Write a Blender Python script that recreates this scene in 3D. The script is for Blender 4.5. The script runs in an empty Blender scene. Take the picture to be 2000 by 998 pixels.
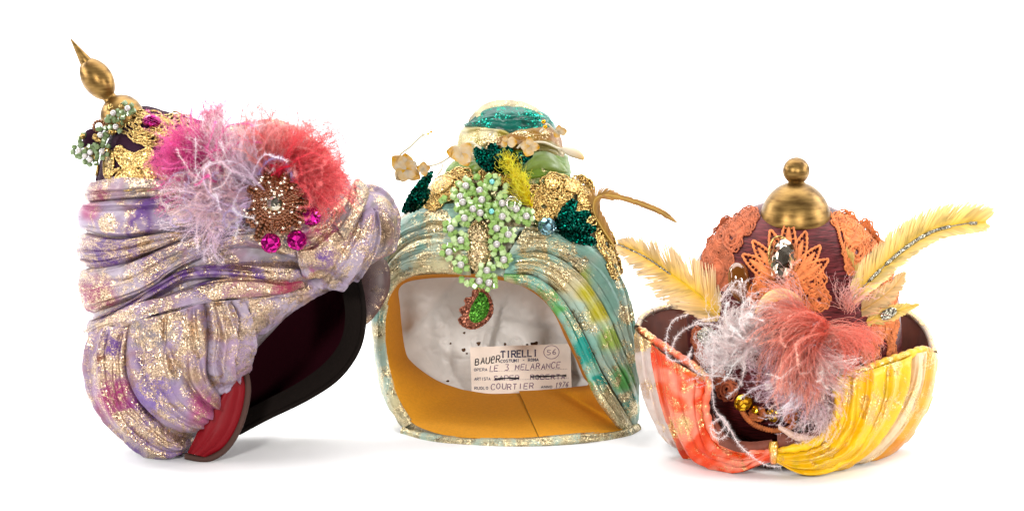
import bpy, math, random
import numpy as np
from mathutils import Vector, Matrix

scene = bpy.context.scene
# ------------------------------------------------------------------ camera
S0 = 0.0006                      # metres per photo pixel on the reference plane
CAM_D = 3.3333
PITCH = math.radians(10)
FW = np.array([0, math.cos(PITCH), -math.sin(PITCH)])
UP = np.array([0, math.sin(PITCH), math.cos(PITCH)])
RT = np.array([1.0, 0, 0])
CENTRE = np.array([0, 0, (905 - 499) * S0 * math.cos(PITCH)])
CPOS = CENTRE - FW * CAM_D
cam_d = bpy.data.cameras.new('camera'); cam = bpy.data.objects.new('camera', cam_d)
scene.collection.objects.link(cam); scene.camera = cam
cam_d.sensor_width = 36; cam_d.lens = 36 * CAM_D / (2000 * S0)
cam_d.clip_start = 0.05; cam_d.clip_end = 50
cam.location = CPOS; cam.rotation_euler = (math.pi / 2 - PITCH, 0, 0)

# ------------------------------------------------------------------ studio light
world = bpy.data.worlds.new('World'); scene.world = world; world.use_nodes = True
world.node_tree.nodes['Background'].inputs[0].default_value = (1, 1, 1, 1)
world.node_tree.nodes['Background'].inputs[1].default_value = 0.03
def area(name, loc, target, sx, sy, power, col=(1, 1, 1)):
    l = bpy.data.lights.new(name, 'AREA'); l.shape = 'RECTANGLE'; l.size = sx; l.size_y = sy
    l.energy = power; l.color = col
    o = bpy.data.objects.new(name, l); scene.collection.objects.link(o); o.location = loc
    o.rotation_euler = (Vector(target) - Vector(loc)).to_track_quat('-Z', 'Y').to_euler()
    return o
area('top_softbox', (0, 0.55, 1.7), (0, 0.3, 0), 2.8, 1.5, 80)
area('front_left_softbox', (-1.0, -2.6, 1.15), (0, 0, 0.2), 0.4, 0.4, 74, (1, .985, .96))
area('front_right_softbox', (1.2, -2.5, 0.9), (0, 0, 0.2), 0.4, 0.4, 52, (1, .985, .96))
area('side_fill_left', (-2.1, -0.1, 0.75), (-0.4, 0, 0.0), 0.7, 0.7, 26)  # added fill lamp out of view, lightens the shadows on the ground
area('side_fill_right', (2.1, -0.1, 0.75), (0.4, 0, 0.0), 0.7, 0.7, 26)  # its added twin, filling the ground shadows from the other side
area('backdrop_light_left', (-1.9, 0.9, 1.2), (-0.6, 2.6, 0.4), 0.9, 0.9, 90)
area('backdrop_light_right', (1.9, 0.9, 1.2), (0.6, 2.6, 0.4), 0.9, 0.9, 90)
vs = scene.view_settings
vs.view_transform = 'Standard'; vs.look = 'None'; vs.gamma = 1; vs.exposure = -0.28; vs.use_curve_mapping = False
scene.cycles.max_bounces = 8; scene.cycles.diffuse_bounces = 3; scene.cycles.glossy_bounces = 3
scene.cycles.transmission_bounces = 6; scene.cycles.transparent_max_bounces = 8
scene.cycles.caustics_reflective = False; scene.cycles.caustics_refractive = False
scene.cycles.use_denoising = True

# ------------------------------------------------------------------ helpers
def ray(px, py):
    px = np.asarray(px, float); py = np.asarray(py, float)
    k = S0 / CAM_D
    return FW + (px - 1000)[..., None] * k * RT + (499 - py)[..., None] * k * UP

class Hat:
    """One hat: a point of the photograph plus its depth w (photo pixels towards the camera from the hat's middle plane)."""
    def __init__(self, name, contact, wc, base, label, category):
        d = ray(*contact); t = -CPOS[2] / d[2]              # the contact point lies on the ground
        self.s = S0 * t / CAM_D
        self.t0 = t + wc * self.s
        self.s = S0 * self.t0 / CAM_D
        b = CPOS + ray(*base) * self.t0
        self.base = np.array([b[0], b[1], 0.0])
        r = bpy.data.objects.new(name, None); scene.collection.objects.link(r)
        r.location = self.base; r.empty_display_size = 0.05
        r['label'] = label; r['category'] = category
        self.root = r
    def T(self, p):
        p = np.asarray(p, float)
        dep = self.t0 - p[..., 2] * self.s
        q = CPOS + ray(p[..., 0], p[..., 1]) * dep[..., None]
        q[..., 2] = np.maximum(q[..., 2], 0.0008)
        return q - self.base
R3 = np.stack([RT, UP, -FW], 1)        # columns: right, up, towards camera
def wdir(v):                           # (px right, px DOWN, w) direction -> world direction
    v = np.asarray(v, float)
    return v[..., 0:1] * RT - v[..., 1:2] * UP - v[..., 2:3] * FW

def nrm(a):
    return a / np.maximum(np.linalg.norm(a, axis=-1, keepdims=True), 1e-9)

_rs = np.random.RandomState(5)
_grid = _rs.rand(64, 64, 64)
def vn(x, y, z=0.0):                   # value noise 0..1
    x, y, z = np.broadcast_arrays(np.asarray(x, float), np.asarray(y, float), np.asarray(z, float))
    xi = np.floor(x).astype(int); yi = np.floor(y).astype(int); zi = np.floor(z).astype(int)
    fx = x - xi; fy = y - yi; fz = z - zi
    fx = fx * fx * (3 - 2 * fx); fy = fy * fy * (3 - 2 * fy); fz = fz * fz * (3 - 2 * fz)
    g = lambda a, b, c: _grid[(xi + a) % 64, (yi + b) % 64, (zi + c) % 64]
    l0 = (g(0,0,0)*(1-fx)+g(1,0,0)*fx)*(1-fy)+(g(0,1,0)*(1-fx)+g(1,1,0)*fx)*fy
    l1 = (g(0,0,1)*(1-fx)+g(1,0,1)*fx)*(1-fy)+(g(0,1,1)*(1-fx)+g(1,1,1)*fx)*fy
    return l0*(1-fz)+l1*fz
def fbm(x, y, z=0.0):
    return (vn(x, y, z) * .55 + vn(x*2.1+7, y*2.1+3, z) * .3 + vn(x*4.3+1, y*4.3+9, z) * .15)
def sm(a, b, x):
    t = np.clip((x - a) / (b - a), 0, 1); return t * t * (3 - 2 * t)

def spline(pts, n, closed=False):      # Catmull-Rom, resampled by arc length
    p = np.asarray(pts, float)
    q = np.vstack([p[-1:], p, p[:2]]) if closed else np.vstack([2*p[:1]-p[1:2], p, 2*p[-1:]-p[-2:-1]])
    m = len(q) - 3; out = []
    ts = np.linspace(0, 1, 16, endpoint=False)[:, None]
    for i in range(m):
        a, b, c, d = q[i:i+4]
        out.append(.5*((2*b)+(-a+c)*ts+(2*a-5*b+4*c-d)*ts**2+(-a+3*b-3*c+d)*ts**3))
    out.append(q[m:m+1][0:1] if not closed else out[0][:1])
    if not closed: out[-1] = q[-2:-1]
    o = np.vstack(out); L = np.r_[0, np.cumsum(np.linalg.norm(np.diff(o, axis=0), axis=1))]
    t = np.linspace(0, L[-1], n + 1)[:-1] if closed else np.linspace(0, L[-1], n)
    return np.stack([np.interp(t, L, o[:, k]) for k in range(o.shape[1])], 1)

class MB:
    """collects vertices and faces of ONE mesh"""
    def __init__(self): self.v = []; self.q = []; self.t = []; self.c = []; self.g = []; self.n = 0
    def add(self, v, quads=None, tris=None, col=(1, 1, 1), gold=0.0):
        v = np.asarray(v, float).reshape(-1, 3); k = len(v)
        c = np.asarray(col, float)
        c = np.broadcast_to(c, (k, 3)) if c.ndim == 1 else c.reshape(-1, 3)
        g = np.broadcast_to(np.asarray(gold, float), (k,)) if np.ndim(gold) == 0 else np.asarray(gold, float).reshape(-1)
        self.v.append(v); self.c.append(c); self.g.append(g)
        if quads is not None and len(quads): self.q.append(np.asarray(quads).reshape(-1, 4) + self.n)
        if tris is not None and len(tris): self.t.append(np.asarray(tris).reshape(-1, 3) + self.n)
        self.n += k
    def mesh(self, name, m, smooth=True):
        me = bpy.data.meshes.new(name)
        v = np.vstack(self.v); q = np.vstack(self.q) if self.q else np.zeros((0, 4), int)
        t = np.vstack(self.t) if self.t else np.zeros((0, 3), int)
        me.vertices.add(len(v)); me.vertices.foreach_set('co', v.astype(np.float32).ravel())
        li = np.concatenate([q.ravel(), t.ravel()]).astype(np.int32)
        ls = np.concatenate([np.arange(len(q)) * 4, len(q) * 4 + np.arange(len(t)) * 3]).astype(np.int32)
        me.loops.add(len(li)); me.loops.foreach_set('vertex_index', li)
        me.polygons.add(len(ls)); me.polygons.foreach_set('loop_start', ls)
        me.polygons.foreach_set('use_smooth', np.full(len(ls), smooth))
        a = me.attributes.new('dye', 'FLOAT_COLOR', 'POINT')
        a.data.foreach_set('color', np.hstack([np.vstack(self.c), np.ones((len(v), 1))]).astype(np.float32).ravel())
        b = me.attributes.new('gold', 'FLOAT', 'POINT')
        b.data.foreach_set('value', np.concatenate(self.g).astype(np.float32))
        me.update(calc_edges=True); me.validate()
        if m: me.materials.append(m)
        return me
    def build(self, name, m, parent, smooth=True):
        return put(name, self.mesh(name, m, smooth), parent)
def put(name, me, parent, loc=None, mat3=None):
    o = bpy.data.objects.new(name, me); scene.collection.objects.link(o)
    if parent is not None: o.parent = parent
    if mat3 is not None:
        M = Matrix([list(r) for r in np.asarray(mat3)]).to_4x4(); M.translation = Vector(loc)
        o.matrix_local = M
    elif loc is not None: o.location = Vector(loc)
    return o

def gridfaces(nu, nv, closed_u=False, closed_v=False):
    iu = np.arange(nu if closed_u else nu - 1); iv = np.arange(nv if closed_v else nv - 1)
    a, b = np.meshgrid(iu, iv, indexing='ij'); a2 = (a + 1) % nu; b2 = (b + 1) % nv
    return np.stack([a*nv+b, a2*nv+b, a2*nv+b2, a*nv+b2], -1).reshape(-1, 4)

def tubes(mb, P, rad, sides=3, col=(1, 1, 1), gold=0.0, flat=1.0):
    """P (M,N,3) world-local curves, rad (M,N) or (N,) or scalar (metres); col (3,), (M,N,3)"""
    P = np.asarray(P, float)
    if P.ndim == 2: P = P[None]
    M, N, _ = P.shape
    rad = np.broadcast_to(np.asarray(rad, float), (M, N))
    tan = nrm(np.gradient(P, axis=1))
    ref = np.where(np.abs(tan[..., 1:2]) > .9, np.array([1., 0, 0]), np.array([0, 1., 0]))
    a = nrm(np.cross(tan, ref)); b = np.cross(tan, a)
    ang = np.arange(sides) * 2 * math.pi / sides
    V = P[:, :, None] + rad[..., None, None] * (np.cos(ang)[:, None] * a[:, :, None] + flat * np.sin(ang)[:, None] * b[:, :, None])
    f = gridfaces(N, sides, False, True)
    F = (np.arange(M)[:, None, None] * (N * sides) + f[None]).reshape(-1, 4)
    c = np.asarray(col, float)
    if c.ndim > 1:
        c = np.broadcast_to(c, (M, N, 3)); c = np.repeat(c[:, :, None], sides, 2).reshape(-1, 3)
    mb.add(V, F, col=c, gold=gold)

def cord(hat, mb, pts, r, n=40, sides=6, closed=False, col=(1, 1, 1), gold=0.0, bump=0.0):
    p = spline(pts, n, closed)
    if closed: p = np.vstack([p, p[:1]])
    rr = np.full(len(p), r * hat.s)
    if bump: rr = rr * (1 + bump * np.sin(np.arange(len(p)) * 2.1))
    tubes(mb, hat.T(p), rr, sides, col, gold)

# ------------------------------------------------------------------ materials
def newmat(name):
    m = bpy.data.materials.new(name); m.use_nodes = True
    nt = m.node_tree; return m, nt, nt.nodes['Principled BSDF']
def math_(nt, op, a, b=None, clamp=False):
    n = nt.nodes.new('ShaderNodeMath'); n.operation = op; n.use_clamp = clamp
    for i, x in enumerate((a, b)):
        if x is None: continue
        if isinstance(x, (int, float)): n.inputs[i].default_value = x
        else: nt.links.new(x, n.inputs[i])
    return n.outputs[0]
def texco(nt): return nt.nodes.new('ShaderNodeTexCoord').outputs['Object']
def bump(nt, co, bsdf, scale, strength, dist=0.001, detail=3.0):
    n = nt.nodes.new('ShaderNodeTexNoise')
    n.inputs['Scale'].default_value = scale; n.inputs['Detail'].default_value = detail
    nt.links.new(co, n.inputs['Vector'])
    b = nt.nodes.new('ShaderNodeBump'); b.inputs['Strength'].default_value = strength; b.inputs['Distance'].default_value = dist
    nt.links.new(n.outputs[0], b.inputs['Height']); nt.links.new(b.outputs[0], bsdf.inputs['Normal'])
    return n, b
def glint_normal(nt, co, scale, amount):
    """each tiny flake gets its own tilt; returns (normal socket, per-flake random value)"""
    v = nt.nodes.new('ShaderNodeTexVoronoi'); v.inputs['Scale'].default_value = scale
    nt.links.new(co, v.inputs['Vector'])
    s = nt.nodes.new('ShaderNodeVectorMath'); s.operation = 'SUBTRACT'; s.inputs[1].default_value = (.5, .5, .5)
    nt.links.new(v.outputs['Color'], s.inputs[0])
    k = nt.nodes.new('ShaderNodeVectorMath'); k.operation = 'SCALE'; k.inputs['Scale'].default_value = amount
    nt.links.new(s.outputs[0], k.inputs[0])
    g = nt.nodes.new('ShaderNodeNewGeometry')
    ad = nt.nodes.new('ShaderNodeVectorMath'); ad.operation = 'ADD'
    nt.links.new(g.outputs['Normal'], ad.inputs[0]); nt.links.new(k.outputs[0], ad.inputs[1])
    no = nt.nodes.new('ShaderNodeVectorMath'); no.operation = 'NORMALIZE'; nt.links.new(ad.outputs[0], no.inputs[0])
    sep = nt.nodes.new('ShaderNodeSeparateColor'); nt.links.new(v.outputs['Color'], sep.inputs[0])
    return no.outputs[0], sep.outputs[0], sep.outputs[1]

def brocade(name, gold=(.80, .60, .34), flake=780, rough=.44, motif=62, sheen=.08, tilt=1.25, dark=(.30, .21, .10), crisp=2.6, sat=1.3, val=.36, gk=1.15):
    """sheer dyed chiffon with woven gold motifs: dye from the 'dye' attribute, gold amount from 'gold'"""
    m, nt, b = newmat(name); co = texco(nt)
    at = nt.nodes.new('ShaderNodeAttribute'); at.attribute_name = 'dye'
    ag = nt.nodes.new('ShaderNodeAttribute'); ag.attribute_name = 'gold'
    # cloth
    var = nt.nodes.new('ShaderNodeTexNoise'); var.inputs['Scale'].default_value = 130; var.inputs['Detail'].default_value = 5
    nt.links.new(co, var.inputs['Vector'])
    hs = nt.nodes.new('ShaderNodeHueSaturation'); nt.links.new(at.outputs['Color'], hs.inputs['Color'])
    nt.links.new(math_(nt, 'MULTIPLY_ADD', var.outputs[0], .22), hs.inputs['Value'])
    hs.inputs['Saturation'].default_value = sat
    hs.inputs['Value'].links[0].from_node.inputs[2].default_value = val
    nt.links.new(hs.outputs[0], b.inputs['Base Color'])
    b.inputs['Roughness'].default_value = rough; b.inputs['Specular IOR Level'].default_value = .4
    b.inputs['Sheen Weight'].default_value = sheen; b.inputs['Sheen Roughness'].default_value = .4
    bump(nt, co, b, 420, .35, .0006)
    # gold thread: a soft lame sheen that follows the folds, broken by fine glinting flakes
    gn, r1, r2 = glint_normal(nt, co, flake, tilt)
    gb = nt.nodes.new('ShaderNodeBsdfPrincipled')
    mix = nt.nodes.new('ShaderNodeMix'); mix.data_type = 'RGBA'
    mix.inputs[6].default_value = (*dark, 1); mix.inputs[7].default_value = (*gold, 1)
    nt.links.new(r2, mix.inputs[0]); nt.links.new(mix.outputs[2], gb.inputs['Base Color'])
    gb.inputs['Metallic'].default_value = 1; gb.inputs['Roughness'].default_value = .30
    nt.links.new(gn, gb.inputs['Normal'])
    # where: motif noise + woven density, its border frayed into flakes
    n1 = nt.nodes.new('ShaderNodeTexNoise'); n1.inputs['Scale'].default_value = motif; n1.inputs['Detail'].default_value = 4
    n1.inputs['Roughness'].default_value = .55; n1.inputs['Distortion'].default_value = 1.0
    nt.links.new(co, n1.inputs['Vector'])
    a = math_(nt, 'MULTIPLY', math_(nt, 'SUBTRACT', n1.outputs[0], .5), crisp)
    a = math_(nt, 'ADD', a, math_(nt, 'MULTIPLY', ag.outputs['Fac'], gk))
    fac = math_(nt, 'MULTIPLY', math_(nt, 'SUBTRACT', a, math_(nt, 'MULTIPLY', r1, .85)), 2.6, True)
    fac = math_(nt, 'MULTIPLY', fac, .92)
    ms = nt.nodes.new('ShaderNodeMixShader'); nt.links.new(fac, ms.inputs[0])
    nt.links.new(b.outputs[0], ms.inputs[1]); nt.links.new(gb.outputs[0], ms.inputs[2])
    nt.links.new(ms.outputs[0], nt.nodes['Material Output'].inputs[0])
    return m
def glitter(name, c1, c2, flake=800, tilt=1.3, rough=.3, metallic=1.0):
    m, nt, b = newmat(name); co = texco(nt)
    gn, r1, r2 = glint_normal(nt, co, flake, tilt)
    mix = nt.nodes.new('ShaderNodeMix'); mix.data_type = 'RGBA'
    mix.inputs[6].default_value = (*c1, 1); mix.inputs[7].default_value = (*c2, 1)
    nt.links.new(r1, mix.inputs[0]); nt.links.new(mix.outputs[2], b.inputs['Base Color'])
    b.inputs['Metallic'].default_value = metallic; b.inputs['Roughness'].default_value = rough
    nt.links.new(gn, b.inputs['Normal'])
    return m
def plain(name, col, rough=.5, metallic=0.0, bscale=None, bstr=.3, bdist=.0006, var=0.0, vscale=60, **kw):
    m, nt, b = newmat(name)
    b.inputs['Base Color'].default_value = (*col, 1); b.inputs['Roughness'].default_value = rough
    b.inputs['Metallic'].default_value = metallic
    for k, v in kw.items(): b.inputs[k.replace('_', ' ')].default_value = v
    co = texco(nt)
    if bscale: bump(nt, co, b, bscale, bstr, bdist)
    if var:
        n = nt.nodes.new('ShaderNodeTexNoise'); n.inputs['Scale'].default_value = vscale; n.inputs['Detail'].default_value = 6
        nt.links.new(co, n.inputs['Vector'])
        r = nt.nodes.new('ShaderNodeMapRange'); nt.links.new(n.outputs[0], r.inputs[0])
        r.inputs[1].default_value = .25; r.inputs[2].default_value = .75
        r.inputs[3].default_value = 1 - var; r.inputs[4].default_value = 1 + var
        h = nt.nodes.new('ShaderNodeHueSaturation'); h.inputs['Color'].default_value = (*col, 1)
        nt.links.new(r.outputs[0], h.inputs['Value']); nt.links.new(h.outputs[0], b.inputs['Base Color'])
    return m
def dyed(name, rough=.6, trans=.25, sheen=0.0):
    """feathers and petals: colour from the 'dye' attribute, some light shines through"""
    m, nt, b = newmat(name)
    at = nt.nodes.new('ShaderNodeAttribute'); at.attribute_name = 'dye'
    nt.links.new(at.outputs['Color'], b.inputs['Base Color']); b.inputs['Roughness'].default_value = rough; b.inputs['Specular IOR Level'].default_value = .4
    b.inputs['Sheen Weight'].default_value = sheen
    tr = nt.nodes.new('ShaderNodeBsdfTranslucent'); nt.links.new(at.outputs['Color'], tr.inputs[0])
    ms = nt.nodes.new('ShaderNodeMixShader'); ms.inputs[0].default_value = trans
    nt.links.new(b.outputs[0], ms.inputs[1]); nt.links.new(tr.outputs[0], ms.inputs[2])
    nt.links.new(ms.outputs[0], nt.nodes['Material Output'].inputs[0])
    return m

M = {}
M['paper'] = plain('white_paper_sweep', (.93, .93, .93), .8)
M['brocade_lilac'] = brocade('lilac_gold_brocade', (.94, .70, .46), dark=(.13, .08, .045), flake=1150, tilt=.88, motif=40, crisp=3.8, gk=1.0, sat=1.32, val=.34)
M['brocade_green'] = brocade('aqua_gold_brocade', (.92, .75, .44), dark=(.20, .15, .07), motif=40, flake=1150, tilt=.85, crisp=3.6, sat=1.3, val=.46, gk=1.0)
M['brocade_warm'] = brocade('coral_yellow_gold_brocade', (.95, .70, .34), dark=(.42, .24, .08), flake=1250, tilt=.85, motif=60, crisp=3.2, sat=1.22, val=.62)
M['emerald_lame'] = brocade('emerald_lame', (.02, .50, .35), dark=(.0, .05, .03), motif=60, tilt=.8, rough=.3)
M['velvet'] = plain('dark_plum_velvet', (.024, .005, .016), .9, bscale=900, bstr=.2, Specular_IOR_Level=.15)
M['velvet_in'] = plain('dark_maroon_lining', (.018, .001, .0035), .95, bscale=900, Specular_IOR_Level=.08)
M['binding_dark'] = plain('black_brown_binding', (.007, .0045, .0035), .95, bscale=1400, bstr=.4, Specular_IOR_Level=.1)
M['binding_brown'] = plain('brown_grosgrain_binding', (.045, .014, .008), .8, bscale=1400, bstr=.5)
M['red_satin'] = plain('red_satin', (.15, .0006, .004), .5, bscale=500, bstr=.2, Specular_IOR_Level=.15)
M['foam'] = plain('orange_foam', (.60, .25, .004), .95, bscale=900, bstr=.5, bdist=.0008, var=.1, vscale=300)
M['satin'] = plain('grey_white_satin', (.80, .76, .72), .5, bscale=60, bstr=.25, bdist=.004, var=.05, vscale=25, Sheen_Weight=.2)
M['gold_lace'] = glitter('gold_lace', (.22, .12, .03), (.86, .60, .22), 900, 1.1, .28)
M['gold_fill'] = glitter('gold_glitter_cloth', (.24, .15, .06), (.84, .66, .38), 900, 1.1, .32)
M['magenta_gem'] = glitter('magenta_rhinestone', (.16, .0, .06), (.75, .01, .33), 190, .9, .06, .8)
M['crystal'] = glitter('clear_rhinestone', (.25, .20, .12), (.9, .86, .76), 200, .8, .05, .9)
M['crystal_brown'] = glitter('smoky_crystal', (.10, .06, .03), (.85, .72, .58), 130, .8, .05, .9)
M['amber'] = plain('dark_amber_glass', (.16, .05, .008), .06, .2, Coat_Weight=1.0)
M['topaz'] = glitter('yellow_topaz', (.30, .12, .0), (.95, .52, .02), 220, .9, .06, .8)
M['bluegem'] = glitter('blue_glass_bead', (.03, .10, .14), (.35, .60, .66), 200, .9, .06, .8)
M['pearl'] = plain('pearl', (.46, .43, .41), .25, .3, Coat_Weight=.7, Coat_Roughness=.1)
M['pearl_aqua'] = plain('aqua_pearl', (.18, .58, .58), .2, .2, Coat_Weight=.7)
M['bead_green'] = plain('green_glass_cube_bead', (.25, .40, .11), .2, 0, Coat_Weight=.4, Subsurface_Weight=.2, Subsurface_Radius=(.004, .006, .002), Subsurface_Scale=.3)
M['bead_lime'] = plain('lime_glass_cube_bead', (.42, .55, .25), .2, 0, Coat_Weight=.4)
M['bead_sage'] = plain('sage_glass_bead', (.15, .21, .09), .25, .1, Coat_Weight=.4)
M['bead_bronze'] = plain('bronze_glass_bead', (.22, .075, .025), .14, .75, Coat_Weight=.8)
M['bead_silver'] = plain('silver_lined_bead', (.72, .62, .50), .12, .9)
M['sequin'] = glitter('emerald_sequin', (.0, .016, .011), (.0, .075, .05), 500, .9, .2)
M['feather'] = dyed('dyed_feather', .6, .58)
M['quill'] = dyed('quill_vane', .55, .25)
M['petal'] = dyed('waxed_petal', .45, .2)
M['orange_lace'] = plain('orange_cotton_lace', (.70, .20, .055), .85, bscale=1500, bstr=.8, bdist=.0012, var=.4, vscale=110)
M['burnt_lace'] = plain('rust_cotton_lace', (.48, .12, .045), .85, bscale=1500, bstr=.8, bdist=.0012, var=.45, vscale=110)
M['green_satin'] = plain('olive_green_satin', (.11, .165, .02), .4, bscale=260, bstr=.3, var=.15)
M['grey_glitter'] = glitter('grey_glitter_glue', (.05, .05, .045), (.62, .58, .45), 900, 1.6, .3)
M['red_glitter'] = glitter('red_glitter', (.12, .035, .02), (.42, .16, .10), 900, 1.3, .35)
M['green_glitter'] = glitter('green_glitter', (.008, .05, .004), (.13, .38, .05), 900, 1.3, .3)
M['label'] = plain('yellowed_label_cloth', (.72, .63, .55), .85, bscale=200, bstr=.2, var=.12, vscale=40)
M['fleck'] = plain('rust_fleck', (.07, .03, .01), .9)
M['ink_navy'] = plain('navy_print', (.03, .03, .09), .8)
M['ink_black'] = plain('black_marker', (.012, .01, .014), .8)
M['ink_violet'] = plain('violet_ballpoint', (.16, .07, .16), .8)
M['wire'] = plain('silver_wire', (.6, .58, .5), .25, 1.0)
M['brown_lining'] = plain('rust_brown_lining', (.13, .026, .010), .7, bscale=400, bstr=.4, var=.4, vscale=40)
M['pink_lining'] = plain('beige_pink_cloth', (.55, .38, .30), .7, bscale=300, bstr=.3)

def brass():
    m, nt, b = newmat('aged_brass_paint'); co = texco(nt)
    n = nt.nodes.new('ShaderNodeTexNoise'); n.inputs['Scale'].default_value = 45; n.inputs['Detail'].default_value = 7
    mp = nt.nodes.new('ShaderNodeMapping'); mp.inputs['Scale'].default_value = (1, 1, 5)
    nt.links.new(co, mp.inputs[0]); nt.links.new(mp.outputs[0], n.inputs['Vector'])
    cr = nt.nodes.new('ShaderNodeValToRGB'); nt.links.new(n.outputs[0], cr.inputs[0])
    cr.color_ramp.elements[0].position = .3; cr.color_ramp.elements[0].color = (.12, .06, .014, 1)
    cr.color_ramp.elements[1].position = .7; cr.color_ramp.elements[1].color = (.32, .19, .055, 1)
    nt.links.new(cr.outputs[0], b.inputs['Base Color'])
    b.inputs['Metallic'].default_value = .85
    r = nt.nodes.new('ShaderNodeMapRange'); nt.links.new(n.outputs[0], r.inputs[0])
    r.inputs[3].default_value = .28; r.inputs[4].default_value = .5; nt.links.new(r.outputs[0], b.inputs['Roughness'])
    n2 = nt.nodes.new('ShaderNodeTexNoise'); n2.inputs['Scale'].default_value = 700
    nt.links.new(mp.outputs[0], n2.inputs['Vector'])
    bp = nt.nodes.new('ShaderNodeBump'); bp.inputs['Strength'].default_value = .12; bp.inputs['Distance'].default_value = .0004
    nt.links.new(n2.outputs[0], bp.inputs['Height']); nt.links.new(bp.outputs[0], b.inputs['Normal'])
    return m
M['brass'] = brass()
def crown_cloth():
    """shot maroon cloth with a ribbed, shiny weave"""
    m, nt, b = newmat('maroon_shot_cloth'); co = texco(nt)
    mp = nt.nodes.new('ShaderNodeMapping'); mp.inputs['Scale'].default_value = (60, 60, 900); mp.inputs['Rotation'].default_value = (0, .12, 0)
    nt.links.new(co, mp.inputs[0])
    n = nt.nodes.new('ShaderNodeTexNoise'); n.inputs['Scale'].default_value = 1; n.inputs['Detail'].default_value = 4
    nt.links.new(mp.outputs[0], n.inputs['Vector'])
    cr = nt.nodes.new('ShaderNodeValToRGB'); nt.links.new(n.outputs[0], cr.inputs[0])
    cr.color_ramp.elements[0].position = .35; cr.color_ramp.elements[0].color = (.022, .003, .003, 1)
    cr.color_ramp.elements[1].position = .72; cr.color_ramp.elements[1].color = (.17, .026, .03, 1)
    nt.links.new(cr.outputs[0], b.inputs['Base Color'])
    b.inputs['Metallic'].default_value = .2; b.inputs['Roughness'].default_value = .36; b.inputs['Specular IOR Level'].default_value = .12
    bp = nt.nodes.new('ShaderNodeBump'); bp.inputs['Strength'].default_value = .6; bp.inputs['Distance'].default_value = .001
    nt.links.new(n.outputs[0], bp.inputs['Height']); nt.links.new(bp.outputs[0], b.inputs['Normal'])
    return m
M['crown'] = crown_cloth()

# ------------------------------------------------------------------ setting: one white paper sweep
def sweep():
    ys = list(np.linspace(-0.8, 1.8, 12)) + [1.8 + .9 * math.sin(a) for a in np.linspace(.1, math.pi / 2, 14)] + [2.7]
    zs = [0.0] * 12 + [.9 - .9 * math.cos(a) for a in np.linspace(.1, math.pi / 2, 14)] + [3.0]
    xs = np.linspace(-2.4, 2.4, 15)
    V = np.array([[x, y, z] for x in xs for y, z in zip(ys, zs)])
    mb = MB(); mb.add(V, gridfaces(15, len(ys))); o = mb.build('ground', M['paper'], None)
    o['kind'] = 'structure'; o['label'] = 'seamless white paper ground curving up into the backdrop'
sweep()
# ------------------------------------------------------------------ builders in hat space (photo px, photo py, depth w)
class Body:
    """puffed closed form over a star-shaped outline, with its own front and back depth"""
    def __init__(self, outline, centre, hf, hb, p=2.4):
        self.o = spline(outline, 400, True); self.c = np.array(centre, float); self.hf = hf; self.hb = hb; self.p = p
        d = self.o - self.c; a = np.arctan2(d[:, 1], d[:, 0]); r = np.hypot(d[:, 0], d[:, 1])
        k = np.argsort(a); a = a[k]; r = r[k]
        self.a = np.r_[a - 2 * math.pi, a, a + 2 * math.pi]; self.r = np.r_[r, r, r]
    def R(self, ang): return np.interp(ang, self.a, self.r)
    def h(self, x, y):
        dx = np.asarray(x, float) - self.c[0]; dy = np.asarray(y, float) - self.c[1]
        t = np.hypot(dx, dy) / self.R(np.arctan2(dy, dx))
        return self.hf * np.sqrt(np.clip(1 - t ** self.p, 0, 1))
    def part(self, hat, front=True, na=220, nr=44, disp=None):
        ang = np.linspace(-math.pi, math.pi, na, endpoint=False)
        t = np.sin(np.linspace(0, math.pi / 2, nr)); t[0] = 1e-5
        A, T = np.meshgrid(ang, t, indexing='ij'); Rr = self.R(A) * T
        x = self.c[0] + np.cos(A) * Rr; y = self.c[1] + np.sin(A) * Rr
        w = np.sqrt(np.clip(1 - T ** self.p, 0, 1)) * (self.hf if front else -self.hb)
        if disp is not None: w = w + disp(x, y) * (1 - T ** 6)
        return x, y, w, gridfaces(na, nr, True, False)

def gridnormals(P):
    du = np.gradient(P, axis=0); dv = np.gradient(P, axis=1)
    n = nrm(np.cross(du, dv))
    if n[..., 2].mean() < 0: n = -n
    return n

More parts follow.
